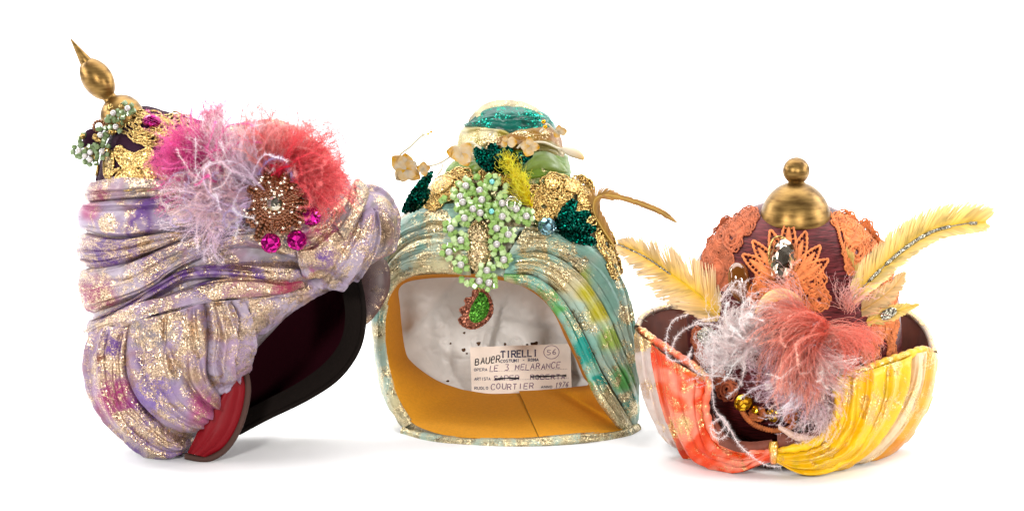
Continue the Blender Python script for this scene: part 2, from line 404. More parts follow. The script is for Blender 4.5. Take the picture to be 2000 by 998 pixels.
def cloth(hat, name, parent, mat, railA, railB, surf=None, lift=4, bulge=14, pleats=3, amp=7, seed=0, nu=110, nv=64,
          paint=None, tuck=10, drift=.5, wrinkle=2.0, shape=.55, build=True, thick=0.0, mb=None):
    """a swath of draped cloth between two edges; real folds run along it"""
    pad = lambda r: [(q[0], q[1], (q[2] if len(q) > 2 else 0)) for q in r]
    A = spline(pad(railA), nu); B = spline(pad(railB), nu)
    v = np.linspace(0, 1, nv)[None, :, None]; u = np.linspace(0, 1, nu)
    P = A[:, None] * (1 - v) + B[:, None] * v
    if surf is not None: P[..., 2] += surf(P[..., 0], P[..., 1])
    n = gridnormals(P)
    vv = np.linspace(0, 1, nv)[None, :] + 0 * u[:, None]; uu = u[:, None] + 0 * vv
    off = lift + bulge * np.sin(math.pi * vv) ** shape
    ph = seed * 1.37
    dr = drift * 1.5 * (fbm(uu * 1.8 + seed * 3.1, vv * 1.5 + 5, seed) - .5) * 2
    edge = np.clip(np.minimum(vv, 1 - vv) * 6, 0, 1)
    pl_ = max(1.0, pleats * .72)
    wv = (vv + .5 * (fbm(vv * 2.6 + seed * 5.7, uu * .9 + seed * 2.2, 1.7) - .5)) * pl_ + dr + ph
    hem = sm(0, .05, uu) * (1 - .95 * sm(.80, 1.0, uu)); edge = edge * hem; off = off * (1 - .6 * sm(.85, 1.0, uu))
    # gentle roll of the cloth
    off = off + amp * .55 * (np.abs(np.sin(math.pi * wv)) ** .8 - .6) * edge * (.3 + 1.2 * fbm(uu * 2.6 + seed, vv * pl_ * .8, 2.5))
    # laid pleats: one lip lies over the next with a sharp step, each comes and goes along the swathe
    rp = np.random.RandomState(int(seed * 13 + 5)); K = max(2, int(round(pleats * 1.25)))
    for q in range(K):
        c0 = (q + .5 + .5 * (rp.rand() - .5)) / K
        cv = c0 + .5 / K * drift * 2.4 * (fbm(uu * 1.6 + q * 7.1 + seed, q * 3.3 + seed, 4.4) - .5) * 2 + .10 / K * (vn(uu * 9 + q, q * 1.7) - .5)
        d_ = (vv - cv) * (1 if rp.rand() < .7 else -1)
        dep = amp * 1.05 * (.35 + .9 * rp.rand()) * sm(.30, .62, fbm(uu * 2.1 + q * 5.5 + seed * 2, q * 2.9, 7.7) + .12)
        lip = np.where(d_ > 0, np.exp(-d_ / (.30 / K)), -.75 * np.exp(d_ / (.16 / K)))
        lip = lip * np.clip(np.abs(d_) * nv * .9, 0, 1)
        off = off + dep * lip * edge
    rid = 1 - np.abs(2 * fbm(P[..., 0] / 34 + seed, P[..., 1] / 34, 5.5) - 1)
    off = off + wrinkle * 2.0 * (rid ** 3 - .5) + wrinkle * 1.6 * (fbm(uu * 13 + seed, vv * pl_ * 3.5 + seed, 9.1) - .5) + wrinkle * .4 * (vn(uu * 40 + seed * 2, vv * pl_ * 8, 3.3) - .5)
    off = off - tuck * (1 - np.clip(np.minimum(vv, 1 - vv) * 9, 0, 1)) ** 2
    P = P + n * off[..., None]
    col, g = paint(P[..., 0], P[..., 1], uu, vv)
    m = mb or MB()
    m.add(hat.T(P), gridfaces(nu, nv), col=col, gold=g)
    if build: return m.build(name, mat, parent)

def palette(cols, scale=70, seed=0, blobs=(), gold=.3, goldblobs=(), along=0.0, edges=0.0):
    """dye layout of a printed cloth: colours drift across it, with named patches"""
    cs = np.array(cols, float)
    def f(x, y, u=None, v=None):
        k = fbm(x / scale + seed * 11.3, y / scale + seed * 5.1, seed) if not along else fbm(v * 5 + seed * 3, u * along + seed, seed)
        t = np.clip((k - .28) / .44, 0, .9999) * (len(cs) - 1)
        i = t.astype(int); fr = (t - i)[..., None]; fr = fr * fr * (3 - 2 * fr)
        c = cs[i] * (1 - fr) + cs[np.minimum(i + 1, len(cs) - 1)] * fr
        for bx, by, br, bc in blobs:
            d = np.hypot(x - bx, y - by) / br + .5 * (fbm(x / 18., y / 18., 4) - .5)
            m = (1 - sm(.25, 1.1, d))[..., None]; c = c * (1 - m) + np.array(bc) * m
        g = np.full(x.shape, float(gold))
        for bx, by, br, bg in goldblobs:
            d = np.hypot(x - bx, y - by) / br + .5 * (fbm(x / 14. + 3, y / 14., 6) - .5)
            m = 1 - sm(.6, 1.0, d); g = g * (1 - m) + bg * m
        if edges and v is not None: g = g + edges * (1 - np.clip(np.minimum(v, 1 - v) * 9, 0, 1))
        return c, g
    return f

def lathe(hat, name, parent, mat, p0, axis, profile, n=48, smooth=True):
    """profile: (distance along the axis px, radius px); axis a direction in (px right, py down, w)"""
    ax = nrm(np.array(axis, float)[None])[0]
    a = nrm(np.cross(ax, [0, 0, 1.0])[None])[0]; b = np.cross(ax, a)
    pr = np.asarray(profile, float)
    th = np.linspace(0, 2 * math.pi, n, endpoint=False)
    ring = np.cos(th)[:, None] * a + np.sin(th)[:, None] * b
    P = np.array(p0, float) + pr[None, :, 0:1] * ax + pr[None, :, 1:2] * ring[:, None, :]
    mb = MB(); mb.add(hat.T(P), gridfaces(n, len(pr), True, False))
    return mb.build(name, mat, parent, smooth)

# ---- feathers
def strands(hat, mb, P, r0, r1, cols, fuzz=0, flen=4.0, seed=0, fcol=None, sides=3):
    """P (M,N,3) px; r0 root radius, r1 tip radius (px); cols (M,N,3)"""
    M_, N_, _ = P.shape
    rad = (r0 + (r1 - r0) * np.linspace(0, 1, N_))[None] * hat.s
    W = hat.T(P)
    tubes(mb, W, np.broadcast_to(rad, (M_, N_)), sides, cols)
    if fuzz:
        rs = np.random.RandomState(seed + 77)
        K = fuzz
        t = rs.rand(M_, K) * (N_ - 1.001); i = t.astype(int); f = (t - i)[..., None]
        mi = np.arange(M_)[:, None]
        base = W[mi, i] * (1 - f) + W[mi, i + 1] * f
        tan = nrm(W[mi, i + 1] - W[mi, i])
        rd = nrm(rs.randn(M_, K, 3)); side = nrm(np.cross(tan, rd))
        L = (flen * hat.s * (.5 + rs.rand(M_, K)))[..., None]
        tip = base + (side * .85 + tan * .5) * L + rs.randn(M_, K, 3) * L * .12
        wd = nrm(np.cross(side, tan)) * .2 * hat.s
        V = np.stack([base + wd + tan * .2 * hat.s, base - wd - tan * .2 * hat.s, tip], 2)
        c = (cols[mi, i] if np.ndim(cols) == 3 else np.broadcast_to(cols, (M_, K, 3)))
        c = np.clip(c * (1 + .25 * rs.randn(M_, K, 1) * .6), 0, .95)
        c = np.repeat(c[:, :, None], 3, 2)
        mb.add(V, None, np.arange(M_ * K * 3).reshape(-1, 3), col=c)

def grow(p0, d0, length, curl, n=14, tw=0.0, gravity=0.0, rs=None):
    """curves that start at p0 along d0 (px space) and bend by curl radians in the picture plane and tw in depth"""
    M_ = len(p0); L = np.broadcast_to(np.asarray(length, float), (M_,)); c = np.broadcast_to(np.asarray(curl, float), (M_,))
    t_ = np.broadcast_to(np.asarray(tw, float), (M_,))
    d = nrm(d0.copy()); out = [p0.copy()]
    for k in range(n - 1):
        s = (k + 1) / (n - 1)
        a = c / (n - 1) * (.35 + 1.3 * s)
        ca, sa = np.cos(a), np.sin(a)
        x = d[:, 0] * ca - d[:, 1] * sa; y = d[:, 0] * sa + d[:, 1] * ca
        z = d[:, 2] + t_ / (n - 1)
        d = nrm(np.stack([x, y + gravity / (n - 1), z], 1))
        out.append(out[-1] + d * (L / (n - 1))[:, None])
    return np.stack(out, 1)

def wavy(P, amp, rs, k=3.0):
    M_, N_, _ = P.shape; t = np.linspace(0, 1, N_)[None, :, None]
    ph = rs.rand(M_, 1, 3) * 6.28; f = k * (.6 + .8 * rs.rand(M_, 1, 3))
    return P + amp * t * np.sin(t * f * 6.28 + ph) * np.array([1, 1, .8])

def clump(P, groups, k, rs):
    """barbs draw together towards the tip of a guide barb, as down does"""
    M_, N_, _ = P.shape; gi = rs.choice(M_, max(1, M_ // groups), replace=False)
    mid = P[:, N_ // 2]; d = ((mid[:, None] - mid[gi][None]) ** 2).sum(-1); near = gi[np.argmin(d, 1)]
    t = (np.linspace(0, 1, N_) ** 1.3)[None, :, None] * k
    return P * (1 - t) + P[near] * t

def mixcol(c0, c1, t):
    return np.array(c0) * (1 - t) + np.array(c1) * t

def plume(hat, name, parent, spine, n, length, c_root, c_tip, seed=0, curl=1.2, spread=.9, fuzz=26, flen=4.5, r=(.9, .5), jitter=.25, shaft=1.6, both=True, tipcurl=0.6, gravity=0.0):
    """ostrich plume: a shaft and long loose barbs that curl at the end, each with fine down"""
    rs = np.random.RandomState(seed); n = int(n * 2.1); spread = spread * .72; length = length * 1.3
    sp = spline(spine, 60); mb = MB()
    tubes(mb, hat.T(sp), np.linspace(shaft, shaft * .4, 60) * hat.s, 5, np.array(c_root) * .9)
    t = rs.rand(n) ** .8; i = (t * 58).astype(int)
    p0 = sp[i] + rs.randn(n, 3) * np.array([1, 1, 2.]); tan = nrm(sp[i + 1] - sp[i])
    side = np.where(rs.rand(n) < .5, 1., -1.) if both else np.ones(n)
    nor = np.stack([-tan[:, 1], tan[:, 0], np.zeros(n)], 1) * side[:, None]
    d0 = tan * (1 - .35 * spread) + nor * spread * (.35 + .65 * rs.rand(n))[:, None] + rs.randn(n, 3) * jitter
    d0[:, 2] += .35 * rs.randn(n) + .15
    L = length * (.55 + .6 * rs.rand(n)) * (1 - .35 * t)
    P = grow(p0, d0, L, side * -curl * (.3 + rs.rand(n)) + rs.randn(n) * tipcurl, 14, rs.randn(n) * .5, gravity)
    P = wavy(P, 5, rs, 1.6)
    tt = np.linspace(0, 1, 14)[None, :, None]
    k = rs.rand(n, 1, 1)
    C = mixcol(c_root, c_tip, np.clip(tt * .9 + .5 * (k - .5), 0, 1)) * (.8 + .4 * rs.rand(n, 1, 1))
    strands(hat, mb, P, r[0], r[1], np.clip(C, 0, .95), fuzz, flen, seed)
    return mb.build(name, M['feather'], parent)

def fluffy(hat, name, parent, paths, col, r=1.3, fuzz=5.0, flen=6, seed=0, n=40):
    """thick downy strands along given paths"""
    mb = MB()
    for k, pts in enumerate(paths):
        p = spline(pts, n); ln = np.linalg.norm(np.diff(p, axis=0), axis=1).sum()
        c = np.array(col[k % len(col)] if isinstance(col[0], (tuple, list)) else col)
        strands(hat, mb, p[None], r, r * .5, np.broadcast_to(c, (1, n, 3)), int(ln * fuzz), flen, seed + k)
    return mb.build(name, M['feather'], parent)

def vane(hat, name, parent, spine, width, c_in, c_out, seed=0, n=130, angle=.7, shaft=1.8, shaftcol=(.7, .45, .02), gaps=.35, wf=None, curlz=0.0, asym=1.0, bend=.12):
    """quill feather: shaft with two rows of flat close barbs that split into clumps"""
    rs = np.random.RandomState(seed); sp = spline(spine, 120); mb = MB(); n = int(n * 2.3); gaps = gaps * .75
    tubes(mb, hat.T(sp), np.linspace(shaft, shaft * .35, 120) * hat.s, 6, shaftcol)
    for sgn in (1, -1):
        t = np.linspace(.02, .995, n); i = np.clip((t * 118).astype(int), 0, 118)
        tan = nrm(sp[i + 1] - sp[i]); nor = np.stack([-tan[:, 1], tan[:, 0], 0 * t], 1) * sgn
        wd = width * (np.interp(t, *zip(*wf)) if wf else np.sin(np.pi * (t * .85 + .1)) ** .6) * (asym if sgn > 0 else 1)
        clump = ((vn(t * 14 + seed, sgn * 3.3 + seed) - .5) * 2.4 + .9 * (vn(t * 34 + seed, sgn * 1.3) - .5)) * gaps
        angle_ = angle + .15
        d0 = tan * np.cos(angle_) + nor * np.sin(angle_)
        ca, sa = np.cos(clump * .5), np.sin(clump * .5)
        d0 = np.stack([d0[:, 0] * ca - d0[:, 1] * sa, d0[:, 0] * sa + d0[:, 1] * ca, .25 * sgn * curlz + .15 * clump + .06 * rs.randn(n)], 1) + rs.randn(n, 3) * .035
        L = 1.2 * wd * (.82 + .34 * rs.rand(n) ** .7) * (1 - .3 * np.abs(clump))
        P = grow(sp[i] + 0, d0, L, -sgn * bend * (1 + clump), 10, -curlz * .6)
        tt = np.linspace(0, 1, 10)[None, :, None]
        sh = (.66 + .40 * vn(t * 38 + seed, 1.5 + sgn) + .18 * vn(t * 110, 3.5 + sgn))[:, None, None]
        sh = sh * (1 - .25 * (vn(t[:, None] * 20 + seed, np.linspace(0, 3, 10)[None] + sgn) > .72))[..., None]
        C = np.clip(mixcol(c_in, c_out, tt ** .8) * sh, 0, .95)
        step = np.linalg.norm(np.diff(sp, axis=0), axis=1).sum() / n
        W = hat.T(P); ti = wdir(tan)[:, None]
        hw = (2.1 * step * (1 + .1 * np.linspace(0, 1, 10)) * np.sqrt(1 - .9 * np.linspace(0, 1, 10) ** 6) * hat.s)[None, :, None]
        zz = wdir(np.array([[0, 0, 1.]]))[None] * .25 * hat.s
        V = np.stack([W - ti * hw, W + zz, W + ti * hw], 2)                 # shallow V section: a real, thin blade
        f = gridfaces(10, 3); F = (np.arange(n)[:, None, None] * 30 + f[None]).reshape(-1, 4)
        mb.add(V, F, col=np.repeat(C[:, :, None], 3, 2))
    return mb.build(name, M['quill'], parent)

def fan(hat, parent, name, origin, n, a0, a1, L, c0, c1, seed, curl=.9, fuzz=16, r=(1.0, .6), zs=.5, flen=4, jit=6, grav=.5, lj=.5, wav=4, wk=1.2, rc=0.0, grp=11, ck=.78):
    """loose barbs that spring from one gathered root and fall in a fan"""
    rs = np.random.RandomState(seed); a = a0 + (a1 - a0) * rs.rand(n)
    p0 = np.array(origin, float) + rs.randn(n, 3) * [jit, jit, 6]; d0 = np.stack([np.cos(a), np.sin(a), zs + .3 * rs.randn(n)], 1)
    P = grow(p0, d0, L * (1 - lj / 2 + lj * rs.rand(n)), curl * (.5 + rs.rand(n)) + rc * rs.randn(n), 20, -.9 * zs + .3 * rs.randn(n), grav)
    P = wavy(P, wav, rs, wk); P = clump(P, grp, ck, rs); P = wavy(P, 1.6, rs, 3.0)
    t = np.linspace(0, 1, 20)[None, :, None]; C = mixcol(c0, c1, np.clip(t + .4 * (rs.rand(n, 1, 1) - .5), 0, 1)) * (.82 + .34 * rs.rand(n, 1, 1))
    mb = MB(); strands(hat, mb, P, r[0], r[1], np.clip(C, 0, .95), fuzz, flen, seed); return mb.build(name, M['feather'], parent)

# ---- small shared pieces (unit size, scaled by the builder)
_shared = {}
def unit_cube(s, m):
    k = ('cube', round(s, 7), m.name)
    if k not in _shared:
        import itertools
        b = .72; V = []; 
        me = bpy.data.meshes.new('bead')
        import bmesh
        bm = bmesh.new(); bmesh.ops.create_cube(bm, size=2 * s)
        bmesh.ops.bevel(bm, geom=bm.edges[:] , offset=s * .3, segments=1, affect='EDGES')
        bm.to_mesh(me); bm.free(); me.materials.append(m); _shared[k] = me
    return _shared[k]
def unit_ball(s, m, seg=14, rings=9):
    k = ('ball', round(s, 7), m.name, seg)
    if k not in _shared:
        import bmesh
        me = bpy.data.meshes.new('ball'); bm = bmesh.new()
        bmesh.ops.create_uvsphere(bm, u_segments=seg, v_segments=rings, radius=s)
        for f in bm.faces: f.smooth = True
        bm.to_mesh(me); bm.free(); me.materials.append(m); _shared[k] = me
    return _shared[k]
def unit_gem(s, m, sx=1.0, sy=1.0, n=10, table=.45, point=False):
    """faceted cut stone facing +Z: girdle, crown facets, table"""
    k = ('gem', round(s, 7), m.name, sx, sy, n)
    if k in _shared: return _shared[k]
    def ring(r, z, ph=0): return [(r * s * sx * math.cos(2*math.pi*(i+ph)/n), r * s * sy * math.sin(2*math.pi*(i+ph)/n), z * s) for i in range(n)]
    V = ring(.9, -.25) + ring(1, .0, .5) + ring(.84, .34) + ring(table, .58, .5); F = []; T_ = []
    for r in range(3):
        for i in range(n):
            j = (i + 1) % n; a = r * n; b = a + n
            if r % 2 == 0: T_ += [(a+i, a+j, b+i), (a+j, b+j, b+i)]
            else: T_ += [(a+i, a+j, b+j), (a+i, b+j, b+i)]
    c = len(V); V.append((0, 0, .60 * s)); T_ += [(3*n+i, 3*n+(i+1) % n, c) for i in range(n)]
    mb = MB(); mb.add(V, None, T_); me = mb.mesh('gem', m, False); _shared[k] = me
    return me
def frame_at(normal, roll=0.0):
    """3x3 matrix with z along a px-space normal, as world columns"""
    z = nrm(wdir(np.array(normal, float)[None]))[0]
    u = np.array(UP) - z * np.dot(UP, z); y = u / np.linalg.norm(u); x = np.cross(y, z)
    c, s = math.cos(roll), math.sin(roll)
    return np.stack([x * c + y * s, -x * s + y * c, z], 1)
def rand_rot(rs):
    q = rs.randn(4); q /= np.linalg.norm(q); w, x, y, z = q
    return np.array([[1-2*(y*y+z*z), 2*(x*y-z*w), 2*(x*z+y*w)], [2*(x*y+z*w), 1-2*(x*x+z*z), 2*(y*z-x*w)], [2*(x*z-y*w), 2*(y*z+x*w), 1-2*(x*x+y*y)]])
def empty(name, parent, loc=None):
    o = bpy.data.objects.new(name, None); scene.collection.objects.link(o); o.parent = parent; o.empty_display_size = .01
    if loc is not None: o.location = Vector(loc)
    return o

# ---- stroke lettering for the sewn-in label
GLYPH = {
 'A': [[(0,0),(.5,1),(1,0)],[(.2,.36),(.8,.36)]], 'B': [[(0,0),(0,1),(.6,1),(.85,.86),(.85,.66),(.6,.53),(0,.53)],[(.6,.53),(1,.38),(1,.16),(.65,0),(0,0)]],
 'C': [[(1,.84),(.75,1),(.3,1),(0,.72),(0,.28),(.3,0),(.75,0),(1,.16)]], 'E': [[(1,1),(0,1),(0,0),(1,0)],[(0,.52),(.8,.52)]],
 'I': [[(.5,0),(.5,1)]], 'L': [[(0,1),(0,0),(1,0)]], 'M': [[(0,0),(0,1),(.5,.3),(1,1),(1,0)]], 'N': [[(0,0),(0,1),(1,0),(1,1)]],
 'O': [[(.5,1),(.15,.86),(0,.5),(.15,.14),(.5,0),(.85,.14),(1,.5),(.85,.86),(.5,1)]], 'P': [[(0,0),(0,1),(.7,1),(1,.84),(1,.6),(.7,.45),(0,.45)]],
 'R': [[(0,0),(0,1),(.7,1),(.95,.84),(.95,.64),(.7,.5),(0,.5)],[(.5,.5),(1,0)]], 'S': [[(.95,.85),(.7,1),(.25,1),(.03,.8),(.2,.58),(.8,.44),(.98,.22),(.75,0),(.25,0),(0,.15)]],
 'T': [[(.5,0),(.5,1)],[(0,1),(1,1)]], 'U': [[(0,1),(0,.25),(.25,0),(.75,0),(1,.25),(1,1)]],
 '1': [[(.25,.75),(.55,1),(.55,0)]], '3': [[(0,1),(.95,1),(.45,.58),(.95,.4),(.95,.12),(.6,0),(.05,.05)]], '5': [[(1,1),(.15,1),(.1,.55),(.6,.6),(.95,.38),(.85,.1),(.4,0),(0,.1)]],
 '6': [[(.85,1),(.3,.75),(.05,.35),(.25,.02),(.7,0),(.92,.25),(.65,.48),(.12,.35)]], '7': [[(0,1),(1,1),(.4,0)]], '9': [[(.9,.7),(.55,.5),(.12,.62),(.15,.92),(.6,1),(.9,.8),(.85,.4),(.6,0)]],
 '-': [[(.1,.5),(.9,.5)]], 'e': [[(.05,.5),(.95,.55),(.8,.95),(.3,.95),(.02,.5),(.3,.03),(.95,.1)]], ' ': []}
SERIF = {'T': [(.5,0),(0,.9),(1,.9)], 'I': [(.5,0),(.5,1)], 'R': [(0,0),(0,1),(1,0)], 'E': [(0,0),(0,1)], 'L': [(0,0),(0,1)], 'M': [(0,0),(1,0),(0,1),(1,1)], 'A': [(0,0),(1,0)], 'U': [(0,1),(1,1)], 'C': [], 'O': [], 'S': []}
# ================================================================== HAT 1: lilac and gold turban with spiked brass finial
H1 = Hat('turban_hat', (335, 893), 55, (430, 893), 'lilac and gold draped turban with a spiked brass finial and pink ostrich plumes', 'hat')
r1 = H1.root
LIL = (.52, .40, .54); PUR = (.24, .14, .36); MAU = (.50, .33, .40); PNK = (.62, .22, .36); PALE = (.62, .52, .62); GRY = (.40, .34, .36); ROSE = (.42, .06, .16); PEACH = (.66, .46, .36)
b1 = Body([(190,352),(203,300),(228,248),(275,210),(340,222),(420,248),(500,240),(560,244),(618,284),(655,330),(690,368),(740,376),(764,412),(760,455),(735,498),(690,520),(640,548),(590,588),(530,650),(478,708),(440,772),(388,846),(340,886),(290,880),(225,836),(180,770),(170,705),(186,655),(180,625),(168,550),(172,500),(168,445),(178,400)],
          (430, 500), 190, 175, 2.3)
pal_grey = palette([GRY, MAU, PALE, GRY], 60, 1, gold=.42)
x, y, w, f = b1.part(H1, True, disp=lambda x, y: 10 * (fbm(x / 40, y / 40, 3) - .5) - 6)
c, g = pal_grey(x, y); mb = MB(); mb.add(H1.T(np.stack([x, y, w], -1)), f, col=c, gold=g)
x, y, w, f = b1.part(H1, False, disp=lambda x, y: 14 * (fbm(x / 50, y / 50, 8) - .5))
c, g = pal_grey(x, y); mb.add(H1.T(np.stack([x, y, w], -1)), f[:, ::-1], col=c, gold=g)
mb.build('turban_body', M['brocade_lilac'], r1)
S1 = b1.h
# plum velvet crown patch
vel = MB()
A = spline([(186,352),(200,300),(226,250),(272,208),(340,222),(430,246)], 90); B = spline([(220,392),(260,390),(320,380),(370,350),(420,320),(470,300)], 90)
v = np.linspace(0, 1, 40)[None, :, None]; P = A[:, None] * (1 - v) + B[:, None] * v
P3 = np.dstack([P, S1(P[..., 0], P[..., 1]) + 4 + 9 * np.sin(np.linspace(0, math.pi, 40))[None] ** .5])
vel.add(H1.T(P3), gridfaces(90, 40)); vel.build('velvet_crown', M['velvet'], r1)

def sw(name, A, B, pal, **k):
    k.setdefault('wrinkle', 1.3); k['amp'] = k.get('amp', 7) * 1.3; k['pleats'] = k.get('pleats', 3) * .74; k.setdefault('tuck', 16); return cloth(H1, name, r1, M['brocade_lilac'], A, B, S1, paint=pal, **k)
# horizontal wraps, top to bottom
sw('cloth_fold', [(186,356),(255,338),(340,344),(440,352),(520,350)], [(176,398),(258,392),(345,388),(440,400),(520,400)], palette([GRY, MAU, PALE], 50, 2, [(195,385,26,ROSE)], .55), bulge=12, pleats=2.4, seed=1)
sw('cloth_fold', [(174,396),(258,386),(345,384),(440,394),(530,400)], [(168,452),(232,466),(305,458),(385,446),(480,446),(540,440)], palette([LIL, PUR, MAU, PALE, LIL], 45, 3, [(290,398,40,PUR),(178,410,26,PNK),(330,425,45,PALE),(340,392,40,PUR)], .16, [(210,437,24,1.0),(370,405,50,.75),(400,430,40,.8)]), bulge=16, pleats=2, seed=2, amp=6)
sw('cloth_fold', [(166,452),(232,464),(305,456),(385,444),(440,442)], [(168,522),(202,530),(252,514),(322,484),(402,455)], palette([LIL, PUR, MAU, PALE], 45, 4, [(200,495,46,PUR)], .42, [(300,468,60,.95),(240,480,40,.7)]), bulge=16, pleats=3, seed=3)
sw('cloth_fold', [(170,522),(252,510),(322,480),(402,452),(480,436),(575,448)], [(184,614),(240,592),(300,566),(342,532),(402,503),(480,484),(575,505)], palette([PALE, GRY, MAU, PALE, LIL], 60, 5, [(185,590,60,ROSE),(250,555,40,PALE),(300,520,36,PUR)], .50, [(235,560,28,.85),(360,470,70,.65),(540,470,50,.9),(200,575,24,.7)]), bulge=20, pleats=3.4, seed=4, amp=9)
sw('cloth_fold', [(190,618),(240,596),(310,552),(362,524),(432,514),(545,512),(600,520)], [(190,648),(250,612),(320,574),(372,548),(442,545),(540,548),(598,545)], palette([LIL, PUR, LIL, PALE], 55, 6, [(350,538,38,PUR),(300,560,20,PUR)], .28, [(560,525,60,.95),(460,528,50,.5),(230,620,40,.6)]), bulge=15, pleats=1.6, seed=5, amp=6, lift=9)
sw('cloth_fold', [(188,642),(262,606),(332,574),(402,548),(482,532),(588,543)], [(194,666),(272,634),(352,606),(422,588),(502,574),(588,556)], palette([MAU, LIL, PALE], 55, 7, [(560,552,60,(.55,.16,.22)),(480,555,60,(.60,.34,.36)),(400,562,30,PUR)], .52, [(500,560,70,.62),(580,552,22,.15),(230,640,40,.8)]), bulge=17, pleats=2.3, seed=6, lift=14)
# hanging panels below the wraps
sw('cloth_panel', [(478,572),(540,558),(592,552),(660,520),(705,512)], [(486,652),(512,652),(555,612),(600,574),(700,522)], palette([PALE, LIL, PEACH], 50, 8, [(560,592,40,PALE)], .5, [(500,620,34,.95),(650,530,60,.8)]), bulge=10, pleats=2.5, seed=7, lift=8)
sw('cloth_panel', [(398,590),(402,650),(398,710),(412,768)], [(486,574),(500,612),(502,660),(470,728)], palette([PALE, LIL, PALE, MAU], 45, 9, [(460,690,40,(.62,.46,.62))], .5, [(440,630,50,.85)]), bulge=14, pleats=3.6, seed=8, lift=8, amp=14, drift=.3, wrinkle=1.5)
sw('cloth_panel', [(250,634),(244,700),(258,764),(318,826),(384,850)], [(404,588),(410,660),(404,720),(420,754),(440,778)], palette([GRY, LIL, MAU, LIL], 55, 10, [(300,770,60,(.36,.26,.54)),(395,800,50,PNK),(290,700,30,PUR),(380,735,24,PEACH),(345,800,40,LIL)], .42, [(350,665,70,1.0),(310,700,50,.9),(290,640,40,.7)]), bulge=24, pleats=5.5, seed=9, amp=17, lift=6, drift=.35, wrinkle=1.6)
sw('cloth_panel', [(190,652),(170,705),(180,772),(226,838),(292,882),(340,888)], [(262,638),(250,702),(264,768),(318,830),(352,852),(392,850)], palette([PUR, LIL, MAU, LIL], 50, 11, [(225,690,55,PUR),(225,775,55,(.50,.12,.26)),(195,700,18,(.35,.16,.12))], .42, [(215,740,40,.8),(265,830,50,.85),(300,870,34,.9),(250,680,16,.9)], edges=.35), bulge=20, pleats=3.4, seed=10, amp=15, lift=6, drift=.3, wrinkle=1.5)
sw('cloth_panel', [(420,690),(428,730),(412,768)], [(478,704),(462,724),(438,776)], palette([LIL, PALE], 40, 12, gold=.4), bulge=8, pleats=1.5, seed=11, lift=10)
# right-hand gathers and puff
sw('cloth_fold', [(560,440),(600,432),(650,402),(700,368)], [(590,546),(640,532),(690,470),(722,420)], palette([PALE, PNK, PEACH, MAU], 45, 13, [(625,505,34,PUR),(660,390,40,PNK)], .6, [(600,520,50,.9),(680,400,40,.8)]), bulge=16, pleats=3.5, seed=12, amp=9)
sw('cloth_fold', [(690,372),(742,372),(768,412),(764,455),(742,500)], [(660,470),(690,440),(712,446),(720,470),(700,512)], palette([MAU, GRY, LIL, (.28,.19,.14)], 45, 14, [(750,450,40,(.22,.14,.09))], .42, [(700,440,30,.6)]), bulge=22, pleats=2.6, seed=13, amp=10)
sw('cloth_fold', [(604,548),(640,500),(676,450),(696,408)], [(690,520),(712,500),(728,450),(716,400)], palette([PALE, LIL, PALE], 45, 15, [(715,420,24,LIL),(650,440,26,PALE)], .35, [(650,520,45,.9),(690,480,40,.8)]), bulge=24, pleats=2.8, seed=14, amp=9, lift=12)
sw('cloth_fold', [(642,440),(664,412),(690,380),(704,372)], [(660,470),(690,430),(706,400),(716,384)], palette([(.34,.28,.24), GRY], 45, 16, gold=.7), bulge=14, pleats=1.2, seed=15, amp=4, lift=22)
sw('cloth_fold', [(430,250),(500,238),(560,242),(618,282),(652,326),(690,366)], [(440,330),(500,330),(560,340),(600,362),(640,392),(664,410)], palette([GRY, MAU, (.5,.3,.36)], 50, 17, [(630,380,50,PNK)], .5), bulge=10, pleats=3, seed=16)

# dark inside, its bound edge, red lining flap
bowl = Body([(690,512),(706,560),(712,622),(700,682),(662,736),(602,777),(522,815),(470,842),(420,800),(430,640),(540,540)], (590, 650), 10, 150, 3.0)
x, y, w, f = bowl.part(H1, False, 120, 26); mb = MB(); mb.add(H1.T(np.stack([x, y, w - 8], -1)), f)
x, y, w, f = bowl.part(H1, False, 120, 26)
mb.build('inner_lining', M['velvet_in'], r1)
back = Body([(700,500),(752,506),(762,560),(738,610),(708,636),(690,600)], (722, 560), 20, 100, 2.4)
x, y, w, f = back.part(H1, True, 60, 16); mb = MB(); c, g = palette([(.16,.10,.10), (.30,.22,.20)], 40, 3, gold=.25)(x, y); mb.add(H1.T(np.stack([x, y, w - 60], -1)), f, col=c, gold=g)
mb.build('back_cloth', M['brocade_lilac'], r1)
edge = [(686,508),(704,560),(711,622),(699,682),(661,736),(601,777),(521,816),(466,845)]
inner = [(652,522),(668,570),(674,620),(664,668),(632,710),(580,748),(508,786),(470,806)]
def ribbon(hat, name, parent, mat, A, B, wA, wB, n=80, k=8, puff=3):
    a = spline([(q[0], q[1], wA) for q in A], n); b = spline([(q[0], q[1], wB) for q in B], n)
    v = np.linspace(0, 1, k)[None, :, None]; P = a[:, None] * (1 - v) + b[:, None] * v
    P[..., 2] += puff * np.sin(np.linspace(0, math.pi, k))[None]
    mb = MB(); mb.add(hat.T(P), gridfaces(n, k))
    Q = P.copy(); Q[..., 2] -= 5; mb.add(hat.T(Q), gridfaces(n, k)[:, ::-1])
    return mb.build(name, mat, parent)
ribbon(H1, 'binding', r1, M['binding_dark'], edge, inner, -2, -26)
mb = MB(); cord(H1, mb, [(q[0], q[1], -2) for q in edge], 5, 90); mb.build('binding_roll', M['binding_dark'], r1)
